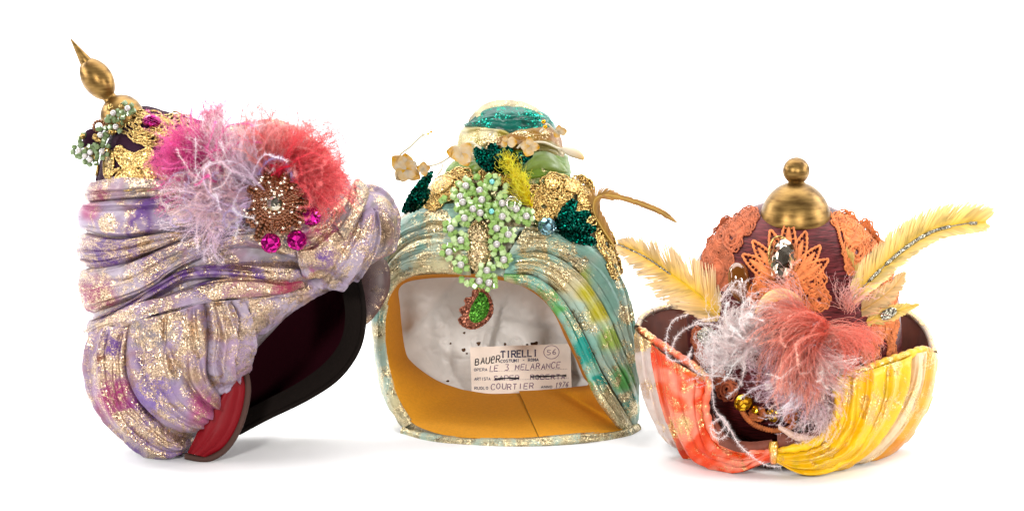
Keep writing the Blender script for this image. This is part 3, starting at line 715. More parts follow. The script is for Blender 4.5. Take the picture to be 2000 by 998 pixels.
# red flap
fl = MB(); A = spline([(472,712,70),(481,760,78),(468,822,84),(440,870,88),(404,893,84)], 70); B = spline([(432,770,96),(420,790,100),(400,815,100),(385,845,98),(366,884,84)], 70)
v = np.linspace(0, 1, 40)[None, :, None]; P = A[:, None] * (1 - v) + B[:, None] * v
u_ = np.linspace(0, 1, 70)[:, None]; vv = np.linspace(0, 1, 40)[None]
P[..., 2] += 3 * np.abs(np.sin(vv * 9 + 2 * fbm(u_ * 2, vv * 2))) + 14 * np.sin(vv * math.pi) ** .7
fl.add(H1.T(P), gridfaces(70, 40)); Q = P.copy(); Q[..., 2] -= 12; fl.add(H1.T(Q), gridfaces(70, 40)[:, ::-1])
flap = fl.build('lining_flap', M['red_satin'], r1)
mb = MB(); cord(H1, mb, [(474,706,74),(484,760,80),(471,824,86),(442,874,90),(404,896,88),(362,890,80)], 6.5, 120, 8)
mb.build('flap_binding', M['binding_brown'], flap)

# brass finial
fin = empty('finial', r1, H1.T(np.array([238., 222, 30])))
FR = fin.location.copy()
def finpart(name, prof, **k):
    o = lathe(H1, name, None, M['brass'], (137, 75, 30), (.553, .833, 0), prof, 56, **k); o.parent = fin; o.location = -FR; return o
finpart('spike', [(0, .3), (3, 1.6), (30, 7), (46, 10.5), (58, 13), (62, 12)])
t = np.linspace(0, 1, 26)
finpart('egg', [(54, 9)] + [(56 + 80 * a, 9 + 21.5 * math.sin(math.pi * (a * .94 + .03)) ** .6) for a in t] + [(139, 13), (143, 14)])
finpart('dome', [(138, 13)] + [(140 + 44 * (1 - math.cos(a)), 43 * math.sin(a) if a > .32 else 14) for a in np.linspace(.3, 2.0, 26)])

# gold lace on the velvet
lace = MB()
def blob(hat, mb, outline, surf, lift, h, n=60, rings=8, cordr=2.6, seed=0):
    B_ = Body(outline, np.mean(np.array(outline), 0), h, 1, 2.6)
    ang = np.linspace(-math.pi, math.pi, n, endpoint=False); t = np.linspace(.02, 1, rings)
    A, T = np.meshgrid(ang, t, indexing='ij'); R_ = B_.R(A) * T
    x = B_.c[0] + np.cos(A) * R_; y = B_.c[1] + np.sin(A) * R_
    w = surf(x, y) + lift + h * np.sqrt(1 - T ** 2.6 * .95) + 2.2 * (vn(x / 3.5, y / 3.5, seed) - .5)
    mb.add(hat.T(np.stack([x, y, w], -1)), gridfaces(n, rings, True, False))
    o = spline(outline, 60, True); cord(hat, mb, np.column_stack([o, surf(o[:, 0], o[:, 1]) + lift + 2]), cordr, 90, 6, True, bump=.25)
def openwork(hat, mb, cx, cy, rx, ry, surf, lift, rings=3, petals=7, r=1.7, seed=0, rot=0):
    rs = np.random.RandomState(seed)
    th = np.linspace(0, 2 * math.pi, 72, endpoint=False)
    for k in range(rings):
        q = (k + 1) / rings
        rr = q * (1 + .16 * np.abs(np.sin(th * petals / 2 + k)))
        x0 = rx * rr * np.cos(th); y0 = ry * rr * np.sin(th)
        x = cx + x0 * math.cos(rot) - y0 * math.sin(rot) + rs.randn(72) * .5; y = cy + x0 * math.sin(rot) + y0 * math.cos(rot) + rs.randn(72) * .5
        p = np.column_stack([x, y, surf(x, y) + lift + rs.randn(72) * .5]); p = np.vstack([p, p[:1]])
        tubes(mb, hat.T(p), r * hat.s * (1 + .3 * np.sin(np.arange(73) * 2.2)), 5)
    m = petals * 4
    for k in range(m):
        a = 2 * math.pi * k / m; t = np.linspace(.22, 1.02, 8); tw = a + .5 * np.sin(t * 6 + k)
        x0 = rx * t * np.cos(tw); y0 = ry * t * np.sin(tw)
        x = cx + x0 * math.cos(rot) - y0 * math.sin(rot); y = cy + x0 * math.sin(rot) + y0 * math.cos(rot)
        tubes(mb, hat.T(np.column_stack([x, y, surf(x, y) + lift - .5])), r * .75 * hat.s, 4)
def lace_part(name, fn, mat=None, parent=None):
    mb = MB(); fn(mb); return mb.build(name, mat or M['gold_lace'], parent or r1)
LS = lambda x, y: S1(x, y) + 14
for o in ([(224,300),(238,292),(262,300),(290,290),(300,302),(290,318),(262,328),(240,326)], [(226,348),(240,330),(262,328),(276,345),(268,362),(248,372),(232,364)], [(276,330),(296,322),(306,336),(300,352),(284,352),(274,342)],
          [(204,308),(218,296),(222,318),(216,342),(205,344)], [(310,330),(326,322),(334,338),(324,352),(312,346)]):
    lace_part('lace_leaf', lambda mb: blob(H1, mb, o, LS, 3, 5))
lace_part('lace_loop', lambda mb: cord(H1, mb, [(x, y, LS(x, y) + 6) for x, y in ((226,296),(228,288),(237,288),(240,296),(232,302))], 3.4, 40, 6, True, bump=.3))
lace_part('lace_hook', lambda mb: cord(H1, mb, [(x, y, LS(x, y) + 6) for x, y in ((236,330),(222,336),(214,350),(213,360))], 4, 30, 6, bump=.3))
lace_part('lace_rosette', lambda mb: openwork(H1, mb, 284, 246, 46, 27, LS, 7, 4, 8, 2.0, 1, .05))
lace_part('lace_rosette', lambda mb: openwork(H1, mb, 295, 270, 34, 15, LS, 5, 3, 7, 1.9, 2, .1))
lace_part('lace_rosette', lambda mb: openwork(H1, mb, 348, 250, 34, 26, LS, 5, 4, 8, 1.9, 3, .3))
lace_part('lace_rosette', lambda mb: openwork(H1, mb, 395, 264, 30, 16, LS, 5, 3, 7, 1.8, 4, .3))
# stones
def gem(hat, name, parent, mat, px, py, w, size, sx=1, sy=1, normal=(0, 0, 1), roll=0.0, n=10):
    return put(name, unit_gem(size * hat.s, mat, sx, sy, n), parent, hat.T(np.array([float(px), py, w])), frame_at(normal, roll))
gem(H1, 'oval_stone', r1, M['magenta_gem'], 296, 237, float(LS(296, 237)) + 16, 19, 1, .68, (-.1, -.35, 1), -.1)
for px, py, dx in ((608, 422, .1), (529, 475, -.1), (580, 469, .05)):
    gem(H1, 'magenta_stone', r1, M['magenta_gem'], px, py, float(S1(px, py)) + 64, 19.5, 1, 1, (dx, .0, 1), px, 12)
    
# bronze beaded brooch
bw = float(S1(536, 398)) + 50
br = empty('brooch', r1, H1.T(np.array([536., 398, bw])))
rs = np.random.RandomState(4)
for k in range(24):
    a = 2 * math.pi * k / 24 + .06 * rs.randn(); Rr = 60 * (1 + .12 * rs.randn())
    mbs = MB(); mbr = []
    for sgn in (-1, 1):
        for j in range(8):
            q = 18 + (Rr - 18) * j / 7; aa = a + sgn * (.02 + .09 * math.sin(math.pi * (j + .6) / 8.6))
            mbr.append((536 + math.cos(aa) * q, 398 + math.sin(aa) * q, bw + 15 - 9 * (q / 60) ** 2 + 4 * rs.rand()))
    mbr.append((536 + math.cos(a) * (Rr + 3), 398 + math.sin(a) * (Rr + 3), bw + 8))
    u = 10; th = np.linspace(0, 2 * math.pi, u, endpoint=False); ph = np.linspace(.1, math.pi - .1, 6)
    for q in mbr:
        rr = 5.0 + .6 * rs.rand()
        V = np.array([[q[0] + rr * math.sin(p) * math.cos(t), q[1] + rr * math.sin(p) * math.sin(t), q[2] + rr * math.cos(p)] for t in th for p in ph])
        mbs.add(H1.T(V) - np.array(br.location), gridfaces(u, 6, True))
    mbs.build('bead_loop', M['bead_bronze'], br)
for k in range(44):
    a = rs.rand() * 6.28; q = 22 + 40 * rs.rand()
    put('bead', unit_ball(4.4 * H1.s, M['bead_silver'] if k % 3 else M['bead_bronze'], 10, 7), br, H1.T(np.array([536 + q * math.cos(a), 398 + q * math.sin(a), bw + 18 - 6 * (q / 60) ** 2])) - np.array(br.location))
for k in range(12):
    a = 2 * math.pi * k / 12
    put('claw_bead', unit_ball(4.0 * H1.s, M['bead_silver'], 10, 7), br, H1.T(np.array([536 + 19 * math.cos(a), 398 + 19 * math.sin(a), bw + 19])) - np.array(br.location))
o = gem(H1, 'centre_crystal', None, M['crystal'], 536, 398, bw + 18, 16, 1, 1, (.05, -.1, 1), .3, 12); o.parent = br; o.location = o.location - Vector(br.location)
mb = MB(); th = np.linspace(-math.pi, math.pi, 40, endpoint=False)
P = np.array([[536 + 56 * r * math.cos(a), 398 + 56 * r * math.sin(a), bw + 4 - 6 * r] for a in th for r in (.05, .5, 1)])
mb.add(H1.T(P) - np.array(br.location), gridfaces(40, 3, True)); mb.build('backing', M['binding_brown'], br)

# sage bead and pearl cluster
def bead_cluster(hat, parent, name, pearls, extra, bead_mats, depth, seed, per=6, ring=13.5, bs=5.6, pr=7.2, aqua=()):
    rs = np.random.RandomState(seed)
    e = empty(name, parent, hat.T(np.array([pearls[0][0], pearls[0][1], depth(*pearls[0])], float))); L0 = np.array(e.location)
    for k, (x, y) in enumerate(pearls):
        wz = depth(x, y)
        put('pearl', unit_ball(pr * hat.s * (.75 if k in aqua else 1), M['pearl_aqua'] if k in aqua else M['pearl']), e, hat.T(np.array([x, y, wz + 13.], float)) - L0)
        a0 = rs.rand() * 6
        for j in range(per):
            a = a0 + j * 2 * math.pi / per + .2 * rs.randn(); q = ring * (.85 + .35 * rs.rand())
            put('bead', unit_cube(bs * hat.s * (.9 if j % 2 else 1), bead_mats[rs.randint(len(bead_mats))]), e, hat.T(np.array([x + q * math.cos(a), y + q * math.sin(a), wz + 4 + 6 * rs.rand()])) - L0, rand_rot(rs))
    for x, y in extra:
        put('bead', unit_cube(bs * hat.s, bead_mats[rs.randint(len(bead_mats))]), e, hat.T(np.array([x + 2 * rs.randn(), y + 2 * rs.randn(), depth(x, y) + 6 * rs.rand()])) - L0, rand_rot(rs))
    return e
d1 = lambda x, y: 55 + (x - 150) * .35
bead_cluster(H1, r1, 'bead_cluster', [(249,212),(221,221),(226,248),(196,264),(199,296),(176,298),(154,295),(166,305),(176,312)],
             [(236,222),(240,232),(244,226),(256,222),(258,216),(212,234),(214,240),(208,252),(206,272),(204,280),(190,276),(210,286),(186,284),(190,306),(186,312),(159,264),(157,270),(158,278),(155,284),(162,262),(170,284),(182,290),(210,262),(216,258),(234,240)],
             [M['bead_sage'], M['bead_sage'], M['bead_lime'] if False else M['bead_sage'], M['gold_lace']], d1, 7, 6, 11, 4.6, 6.0)
mb = MB(); cord(H1, mb, [(193 + 10 * math.cos(a), 247 + 10 * math.sin(a), 62) for a in np.linspace(0, 5.6, 9)], 3.4, 40, 6, True, bump=.4); mb.build('bronze_ring', M['bead_bronze'], r1)
mb = MB(); cord(H1, mb, [(190,318,50),(191,330,48),(188,344,46)], 3.2, 20, 6, bump=.3); mb.build('gold_tassel', M['gold_lace'], r1)
mb = MB(); B_ = Body([(166,258),(186,252),(200,268),(196,300),(176,304),(162,286)], (180, 278), 14, 30)
x, y, w, f = B_.part(H1, True, 40, 10); mb.add(H1.T(np.stack([x, y, w + 44], -1)), f); x, y, w, f = B_.part(H1, False, 40, 10); mb.add(H1.T(np.stack([x, y, w + 44], -1)), f[:, ::-1]); mb.build('velvet_knot', M['velvet'], r1)

# ostrich plumes
FW_ = float(S1(520, 370))
def pl(sp, n, L, c0, c1, seed, **k):
    return plume(H1, 'ostrich_plume', r1, [(a, b, FW_ + (d - 0)) for a, b, d in sp], n, L, c0, c1, seed, **k)
MAG = (.80, .05, .36); CRIM = (.88, .03, .09); COR = (.95, .28, .27); PP = (.90, .62, .62); LI = (.62, .48, .86); WH = (.82, .70, .72)
def fa(o, n, a0, a1, L, c0, c1, seed, **k):
    return fan(H1, r1, 'ostrich_plume', (o[0], o[1], FW_ + o[2]), n, a0, a1, L, c0, c1, seed, **{**dict(fuzz=56, flen=5.5, jit=9, grav=0.0, zs=.35, r=(.40, .16), wav=8, wk=1.4, rc=1.1, lj=1.1, grp=9, ck=.7), **k})
pi = math.pi
PW = (.96,.74,.76); PK = (.95,.50,.60)
fa((440,345,16), 518, pi - .35, pi + .75, 118, MAG, (.82,.12,.42), 1, curl=.5)
fa((470,350,20), 245, pi + .4, pi + 1.0, 140, MAG, (.86,.20,.48), 2, curl=-.4)
fa((490,385,40), 343, pi - .30, pi + .35, 140, (.95,.56,.68), PW, 4, curl=-.5, rc=1.8)
fa((490,400,44), 277, pi - .55, pi - .05, 130, (.80,.60,.92), (.96,.80,.88), 5, curl=.6, rc=1.9)
fa((505,365,40), 246, pi + .5, pi + 1.15, 140, (.90,.74,.90), PW, 6, curl=.3, rc=1.0)
fa((430,310,30), 300, pi + .1, pi + 1.5, 80, PK, PW, 7, curl=.8, rc=1.6)
fa((376,306,44), 532, pi - .9, pi + .9, 66, (.74,.04,.32), (.86,.22,.46), 13, curl=.8, rc=1.8)
fa((420,250,26), 121, pi + .9, pi + 1.9, 50, (.84,.30,.50), PK, 14, curl=.5, rc=1.2)
fa((525,350,30), 355, pi + 1.05, pi + 1.75, 132, COR, (.93,.48,.46), 8, curl=.3)
fa((545,352,34), 518, -1.5, -.5, 122, CRIM, COR, 9, curl=.7)
fa((560,350,34), 547, -.95, .05, 112, CRIM, COR, 10, curl=.9)
fa((580,365,24), 326, -.5, .5, 88, CRIM, (.88,.24,.24), 11, curl=.6)
fa((530,362,36), 326, -2.0, -.7, 54, (.70,.0,.03), CRIM, 12, curl=.3)
for k_, (a0, a1, L, c0, c1, o) in enumerate([(pi - .5, pi + .1, 135, (.86,.68,.90), (.96,.84,.88), (490,395,62)), (pi - .2, pi + .45, 140, (.95,.66,.72), PW, (490,380,60)), (pi + .45, pi + 1.2, 140, (.90,.72,.88), PW, (505,365,58)), (pi + .1, pi + .9, 150, MAG, (.88,.22,.50), (460,350,40)), (pi + 1.1, pi + 1.7, 125, COR, (.95,.5,.48), (525,352,48)), (-1.4, -.5, 120, CRIM, COR, (545,352,50)), (-.8, .3, 108, (.92,.10,.14), COR, (562,356,46))]):
    fa(o, 26, a0, a1, L, c0, c1, 50 + k_, fuzz=560, flen=6.5, r=(.7, .4), ck=0.0, rc=1.5, wav=9, lj=.7)
fluffy(H1, 'down_strand', r1, [[(500,350,FW_+60),(520,318,FW_+76),(545,308,FW_+78),(565,330,FW_+74),(578,362,FW_+60)]], (.62,.46,.76), 2.2, 9, 8, 3)
rs = np.random.RandomState(21)
wis = [[(436,232),(420,216),(398,196)], [(420,250),(402,222),(396,200)], [(360,300),(352,250),(356,214)], [(470,240),(474,216),(486,205)], [(520,250),(532,224),(546,210)], [(530,240),(520,220),(512,212)], [(600,260),(618,256),(640,300)], [(440,300),(424,262),(410,240)], [(380,300),(372,262),(382,236)], [(500,270),(486,236),(470,226)]]
fluffy(H1, 'plume_wisp', r1, [[(x, y, FW_ + 30) for x, y in p] for p in wis], [(.66,.10,.30), (.62,.06,.28), (.6,.05,.26), (.76,.2,.26), (.66,.03,.1), (.74,.12,.2), (.74,.2,.24), (.8,.6,.66), (.8,.5,.6), (.8,.5,.5)], .9, 2.4, 7, 5)
curls = []
for k in range(46):
    cx, cy = 335 + 125 * rs.rand(), 335 + 110 * rs.rand(); R_ = 9 + 15 * rs.rand(); a0 = rs.rand() * 6; w0 = FW_ + 84 + 16 * rs.rand() - (480 - cx) * .12
    curls.append([(cx + R_ * (1.3 - .14 * j) * math.cos(a0 + j * .8), cy + R_ * (1.2 - .13 * j) * math.sin(a0 + j * .8), w0 + 2 * j) for j in range(7)])
fluffy(H1, 'down_curl', r1, curls, [(.82,.62,.62), (.80,.66,.74), (.70,.60,.80), (.84,.70,.68)], .9, 4.5, 6, 9)
# ================================================================== HAT 2: aqua and gold tall turban, open towards us
H2 = Hat('turban_hat', (1000, 868), 175, (990, 850), 'tall aqua, green and gold turban with orange foam rim and a sewn-in maker label', 'hat')
r2 = H2.root
_row = np.array([(195,980,990),(200,955,1020),(225,925,1062),(260,905,1090),(300,895,1105),(340,868,1112),(370,835,1150),(410,797,1168),(440,768,1180),(480,745,1195),(540,730,1214),(600,728,1230),(660,733,1234),(720,745,1238),(790,758,1246),(840,770,1250),(880,775,1255)], float)
_A = np.array([(195,8),(225,55),(260,78),(300,92),(340,102),(410,116),(480,126),(540,132),(700,150),(800,165),(880,176)], float)
def S2(x, y):
    x = np.asarray(x, float); y = np.asarray(y, float)
    l = np.interp(y, _row[:, 0], _row[:, 1]); r = np.interp(y, _row[:, 0], _row[:, 2])
    t = np.abs((x - (l + r) / 2) / ((r - l) / 2))
    return np.interp(y, _A[:, 0], _A[:, 1]) * np.clip(1 - t ** 2.4, 0, 1) ** .5
AQ = (.38, .60, .51); PAQ = (.56, .68, .58); TEAL = (.03, .36, .29); CRM = (.74, .67, .45); YEL = (.62, .56, .15); GRN = (.22, .50, .20); GGY = (.36, .31, .23)
out2 = [(985,197),(945,206),(925,226),(905,262),(897,292),(893,320),(870,341),(840,362),(800,407),(772,436),(748,480),(734,540),(732,600),(737,660),(748,720),(762,788),(790,838),(860,860),(1000,866),(1120,856),(1215,850),(1240,838),(1242,770),(1234,700),(1230,620),(1224,580),(1211,540),(1203,500),(1188,470),(1165,412),(1145,368),(1110,340),(1104,300),(1093,270),(1079,242),(1060,221),(1025,204)]
opening = [(752,620),(760,572),(780,546),(830,537),(900,535),(960,537),(1000,547),(1040,562),(1075,591),(1100,622),(1130,680),(1150,730),(1172,776),(1208,818),(1218,836),(1180,844),(1100,849),(1000,856),(900,853),(840,841),(800,819),(775,770),(757,700)]
foam_in = [(781,558),(780,600),(789,679),(804,708),(849,741),(893,758),(921,764),(960,769),(1020,767),(1079,761),(1130,755),(1151,751),(1140,735),(1125,700),(1105,660),(1082,611),(1050,576),(1003,552),(930,541),(830,543)]
C2 = (985, 700)
bo = Body(out2, C2, 1, 1); bi = Body(opening, C2, 1, 1); bf = Body(foam_in, C2, 1, 1)
ang = np.linspace(-math.pi, math.pi, 360, endpoint=False)
def ringxy(R_, a): return C2[0] + np.cos(a) * R_, C2[1] + np.sin(a) * R_
tt = np.linspace(0, 1, 30)[None]
Rr = bo.R(ang)[:, None] * (1 - tt) + bi.R(ang)[:, None] * tt
x, y = ringxy(Rr, ang[:, None]); w = S2(x, y) - 2 + 8 * (fbm(x / 30, y / 30, 2) - .5) * np.sin(tt * math.pi)
c, g = palette([GGY, CRM, PAQ, GGY], 60, 2, gold=.42)(x, y)
mb = MB(); mb.add(H2.T(np.stack([x, y, w], -1)), gridfaces(360, 30, True), col=c, gold=g)
tb = np.cos(np.linspace(0, math.pi / 2 - .02, 26))[None]; x, y = ringxy(bo.R(ang)[:, None] * tb, ang[:, None])
# the back runs from the outline round to the far pole
w = S2(*ringxy(bo.R(ang), ang))[:, None] * tb ** 3 - 330 * np.sqrt(1 - tb ** 2.2); c, g = palette([GGY, CRM, PAQ], 60, 2, gold=.5)(x, y)
mb.add(H2.T(np.stack([x, y, w], -1)), gridfaces(360, 26, True)[:, ::-1], col=c, gold=g)
mb.build('turban_body', M['brocade_green'], r2)
# orange foam band in two lengths with a butt seam
seam = math.atan2(105, 46)
def foam(name, a0, a1, dw, lift):
    a = np.linspace(a0, a1, 180); t = np.linspace(0, 1, 24)[None]
    ro = bi.R(a)[:, None] * 1.004; ri = bf.R(a)[:, None] * (1 - lift * np.exp(-((a - seam) / .5) ** 2))[:, None]
    x, y = ringxy(ro * (1 - t) + ri * t, a[:, None])
    xo, yo = ringxy(bi.R(a), a); wo = S2(xo, yo)[:, None] + 2
    w = wo * (1 - t) + (-75) * t + 16 * np.sin(t * math.pi) ** .8 + dw + 7 * (fbm(x / 34, y / 34, 6) - .5) * np.sin(t * math.pi)
    mb = MB(); mb.add(H2.T(np.stack([x, y, w], -1)), gridfaces(180, 24))
    x2, y2 = ringxy(ri * np.array([[1, .992, 1.0]]), a[:, None])          # rounded thick inner lip
    mb.add(H2.T(np.stack([x2, y2, np.broadcast_to(np.array([[-75., -82, -100]]), x2.shape) + dw], -1)), gridfaces(180, 3))
    return mb.build(name, M['foam'], r2)
foam('foam_band', seam + .004, seam + 3.6, 0, 0.0); foam('foam_band', seam + 3.55 - 2 * math.pi, seam - .004, 4, .055)
# satin inside
def satin():
    a = ang; t = np.linspace(0, 1, 60)[None]
    cx, cy = 965, 640
    R0 = bf.R(a)[:, None] * 1.05; x0, y0 = ringxy(R0, a[:, None])
    x = x0 * (1 - t) + cx * t; y = y0 * (1 - t) + cy * t
    w = -118 - 190 * np.sin(t * math.pi / 2) ** .8
    w = w + (30 * (fbm(x / 60, y / 60, 5) - .5) + 9 * (1 - np.abs(2 * fbm(x / 36 + 3, y / 36, 2) - 1)) ** 4) * np.sin(t * math.pi) ** .5
    def crease(x1, y1, x2, y2, h, k):
        d = ((x - x1) * (y2 - y1) - (y - y1) * (x2 - x1)) / math.hypot(x2 - x1, y2 - y1) + 7 * (fbm(x / 40, y / 40, 8) - .5)
        s = ((x - x1) * (x2 - x1) + (y - y1) * (y2 - y1)) / ((x2 - x1) ** 2 + (y2 - y1) ** 2)
        return 2.2 * h * np.tanh(d / k) * np.exp(-(d / 40) ** 2) * sm(-.2, .15, s) * (1 - sm(.85, 1.2, s))
    w = w + crease(795, 660, 900, 540, 9, 3) + crease(955, 690, 985, 580, 7, 4) + crease(985, 620, 1075, 640, 6, 5) + crease(1000, 590, 1060, 700, 5, 5) + crease(860, 720, 840, 600, 5, 6)
    mb = MB(); mb.add(H2.T(np.stack([x, y, w], -1)), gridfaces(360, 60, True)); mb.build('satin_lining', M['satin'], r2)
satin()
rs = np.random.RandomState(12)
for px, py, r_ in ((907,650,2.5), (880,671,2.6), (906,683,4), (912,690,3), (935,671,5), (986,672,3), (1044,671,6), (1030,673,3), (874,744,3)):
    mb = MB(); B_ = Body([(px + r_ * (.6 + .8 * rs.rand()) * math.cos(a), py + .8 * r_ * (.5 + .9 * rs.rand()) * math.sin(a)) for a in np.linspace(0, 5.4, 7)], (px, py), 2, 1)
    x, y, w, f = B_.part(H2, True, 20, 5); mb.add(H2.T(np.stack([x, y, w - 132 - max(0, 725 - py) * .12], -1)), f); mb.build('rust_fleck', M['fleck'], r2)
def sw(name, A, B, pal, mat='brocade_green', **k):
    k['bulge'] = k.get('bulge', 12) * .62; k['amp'] = k.get('amp', 6) * .95; k.setdefault('wrinkle', .9); k.setdefault('tuck', 4)
    return cloth(H2, name, r2, M[mat], A, B, S2, paint=pal, **k)
# left side wraps
sw('cloth_fold', [(920,392),(845,402),(797,421),(767,454),(744,498)], [(920,462),(850,458),(797,476),(760,514),(736,562)], palette([AQ, PAQ, AQ], 60, 1, [(760,470,26,GGY)], .0, [(852,428,36,1.0),(765,470,26,.7),(800,465,20,.5)]), bulge=8, pleats=2, amp=5, seed=1)
sw('cloth_fold', [(920,456),(850,452),(797,470),(760,508),(735,556)], [(920,538),(842,535),(790,547),(762,580),(751,628)], palette([CRM, PAQ, CRM], 50, 2, [(820,472,30,AQ),(745,560,24,AQ)], .5, [(850,500,60,.75)], edges=.15), bulge=11, pleats=4, seed=2, amp=8)
sw('cloth_fold', [(731,548),(730,620),(738,690),(752,768),(790,836)], [(758,596),(753,640),(758,700),(775,768),(806,826)], palette([PAQ, CRM, PAQ], 50, 4, [(733,560,26,TEAL),(740,620,20,AQ)], .25, [(760,740,40,.6),(790,810,30,.8)], edges=.3), bulge=10, pleats=1.6, seed=4, amp=5)
# right side sweep, fanned out from under the beads in broad panels
sw('cloth_fold', [(1030,436),(1105,448),(1178,484),(1211,540),(1228,600),(1236,690),(1245,770)], [(990,500),(1070,496),(1136,540),(1184,610),(1212,680),(1236,750),(1247,800)], palette([PAQ, AQ, PAQ], 70, 5, [(1140,545,30,(.62,.66,.22)),(1130,470,40,AQ),(1180,540,40,AQ),(1190,590,30,AQ)], .0, [(1035,462,34,1.0),(1070,476,32,1.0),(1105,494,28,1.0),(1134,516,20,.9),(1040,496,26,.8),(1078,510,22,.9),(1208,548,22,.6),(1226,612,22,.7),(1222,690,34,.6)]), bulge=9, pleats=3.4, seed=5, amp=8, nv=90, drift=.3)
sw('cloth_fold', [(988,496),(1068,494),(1134,536),(1182,606),(1210,676),(1236,746),(1247,796)], [(986,538),(1048,542),(1098,582),(1140,650),(1170,714),(1206,776),(1240,836)], palette([CRM, PAQ, AQ], 60, 7, [(1148,570,30,YEL),(1172,610,34,YEL),(1194,660,36,(.50,.64,.22)),(1218,740,36,GRN),(1120,610,28,PAQ),(1150,672,26,AQ),(1236,790,30,TEAL)], .08, [(1040,516,40,1.0),(1085,545,34,1.0),(1135,620,30,.55),(1160,640,20,.4),(1190,740,34,.7),(1215,800,40,.9)]), bulge=9, pleats=3.4, seed=7, amp=9, nv=90, drift=.3)
sw('cloth_fold', [(984,534),(1044,540),(1094,580),(1136,648),(1166,712),(1198,774),(1240,838)], [(984,549),(1038,566),(1070,596),(1097,634),(1124,690),(1165,782),(1210,838)], palette([TEAL, AQ, GRN, CRM], 45, 9, [(1195,800,60,CRM),(1150,690,30,TEAL)], .3, [(1195,800,60,.85),(1050,565,40,.6)], edges=.3), bulge=10, pleats=1.8, seed=9, amp=6, lift=5)
# bottom roll
mbx = MB(); pts = spline([(790,842,S2(790,842)),(860,861,S2(860,861)),(1000,866,S2(1000,866)),(1120,857,S2(1120,857)),(1215,850,S2(1215,850)),(1242,836,S2(1242,836))], 140)
rr = 11 * (1 + .25 * (fbm(np.arange(140) / 6., 1.5) - .5)) * H2.s
c, g = palette([CRM, PAQ, CRM], 30, 10, gold=.8)(pts[:, 0], pts[:, 1]); tubes(mbx, H2.T(pts), rr, 10, c[None]); mbx.g[-1] = np.repeat(g, 10); mbx.build('rim_roll', M['brocade_green'], r2)
# crown tiers
sw('crown_wrap', [(922,232),(945,206),(985,197),(1028,204),(1066,226)], [(916,250),(950,226),(985,218),(1028,222),(1078,246)], palette([GGY, CRM], 40, 11, gold=.3), bulge=3, pleats=1.4, seed=11, amp=4)
sw('crown_wrap', [(912,252),(948,216),(990,208),(1030,212),(1062,224),(1084,248)], [(908,250),(948,254),(990,262),(1040,258),(1070,254),(1088,254)], palette([(.0,.11,.08), (.002,.18,.13), (.0,.04,.026)], 40, 12, gold=.35, goldblobs=[(985,236,30,.1)]), 'emerald_lame', bulge=6, pleats=1.8, seed=12, amp=6)
sw('crown_wrap', [(908,248),(948,248),(985,256),(1010,268)], [(894,318),(925,308),(955,296),(1000,284)], palette([GGY, CRM, (.42,.35,.12)], 40, 13, gold=.4), bulge=7, pleats=2, seed=13, amp=6)
sw('crown_wrap', [(960,276),(1010,258),(1060,252),(1088,256)], [(950,300),(1010,296),(1060,300),(1100,312)], palette([(.30,.13,.035), (.34,.17,.05), (.28,.24,.10)], 40, 14, gold=.12), bulge=6, pleats=1.6, seed=14, amp=5, lift=8)
sw('crown_wrap', [(892,314),(940,304),(1000,290),(1060,292),(1106,302)], [(868,348),(930,350),(1000,352),(1060,350),(1114,346)], palette([(.15,.25,.04), (.20,.30,.06), (.10,.18,.07)], 40, 15, gold=-.2), bulge=5, pleats=1.6, seed=15, amp=4)
sw('crown_wrap', [(866,344),(930,346),(1000,348),(1060,346),(1116,344)], [(800,408),(870,410),(960,440),(1080,440),(1170,416)], palette([(.20,.30,.10), GGY, (.30,.30,.16)], 40, 16, gold=.5), bulge=4, pleats=2, seed=16, amp=5)
# satin leaf
def leaf(hat, name, parent, mat, spine, width, w_off, surf, cup=6, col=(1, 1, 1), tipcol=None, m=24, k=11, wave=1.5):
    sp = spline(spine, m); tan = nrm(np.gradient(sp, axis=0)); nor = np.stack([-tan[:, 1], tan[:, 0]], 1)
    t = np.linspace(0, 1, m); wd = width * np.sin(np.pi * np.clip(t * .96 + .03, 0, 1)) ** .7
    v = np.linspace(-1, 1, k)
    P = sp[:, None] + nor[:, None] * (wd[:, None] * v[None])[..., None]
    w = (surf(P[..., 0], P[..., 1]) if callable(surf) else surf) + w_off - cup * v[None] ** 2 - 2 * np.exp(-(v[None] / .15) ** 2) + wave * np.sin(t[:, None] * 9 + v[None] * 2)
    X = np.dstack([P, w]); mb = MB()
    c = np.array(col) if tipcol is None else mixcol(col, tipcol, np.clip(np.maximum(t[:, None, None], np.abs(v)[None, :, None] * .9) + 0 * X, 0, 1) ** 1.5)
    mb.add(hat.T(X), gridfaces(m, k), col=c); X2 = X.copy(); X2[..., 2] -= 1.2; mb.add(hat.T(X2), gridfaces(m, k)[:, ::-1], col=c)
    return mb.build(name, mat, parent)
leaf(H2, 'satin_leaf', r2, M['green_satin'], [(1018,334),(1060,312),(1108,336)], 17, 16, S2)
leaf(H2, 'satin_leaf', r2, M['green_satin'], [(908,352),(925,326),(948,330)], 14, 14, S2)
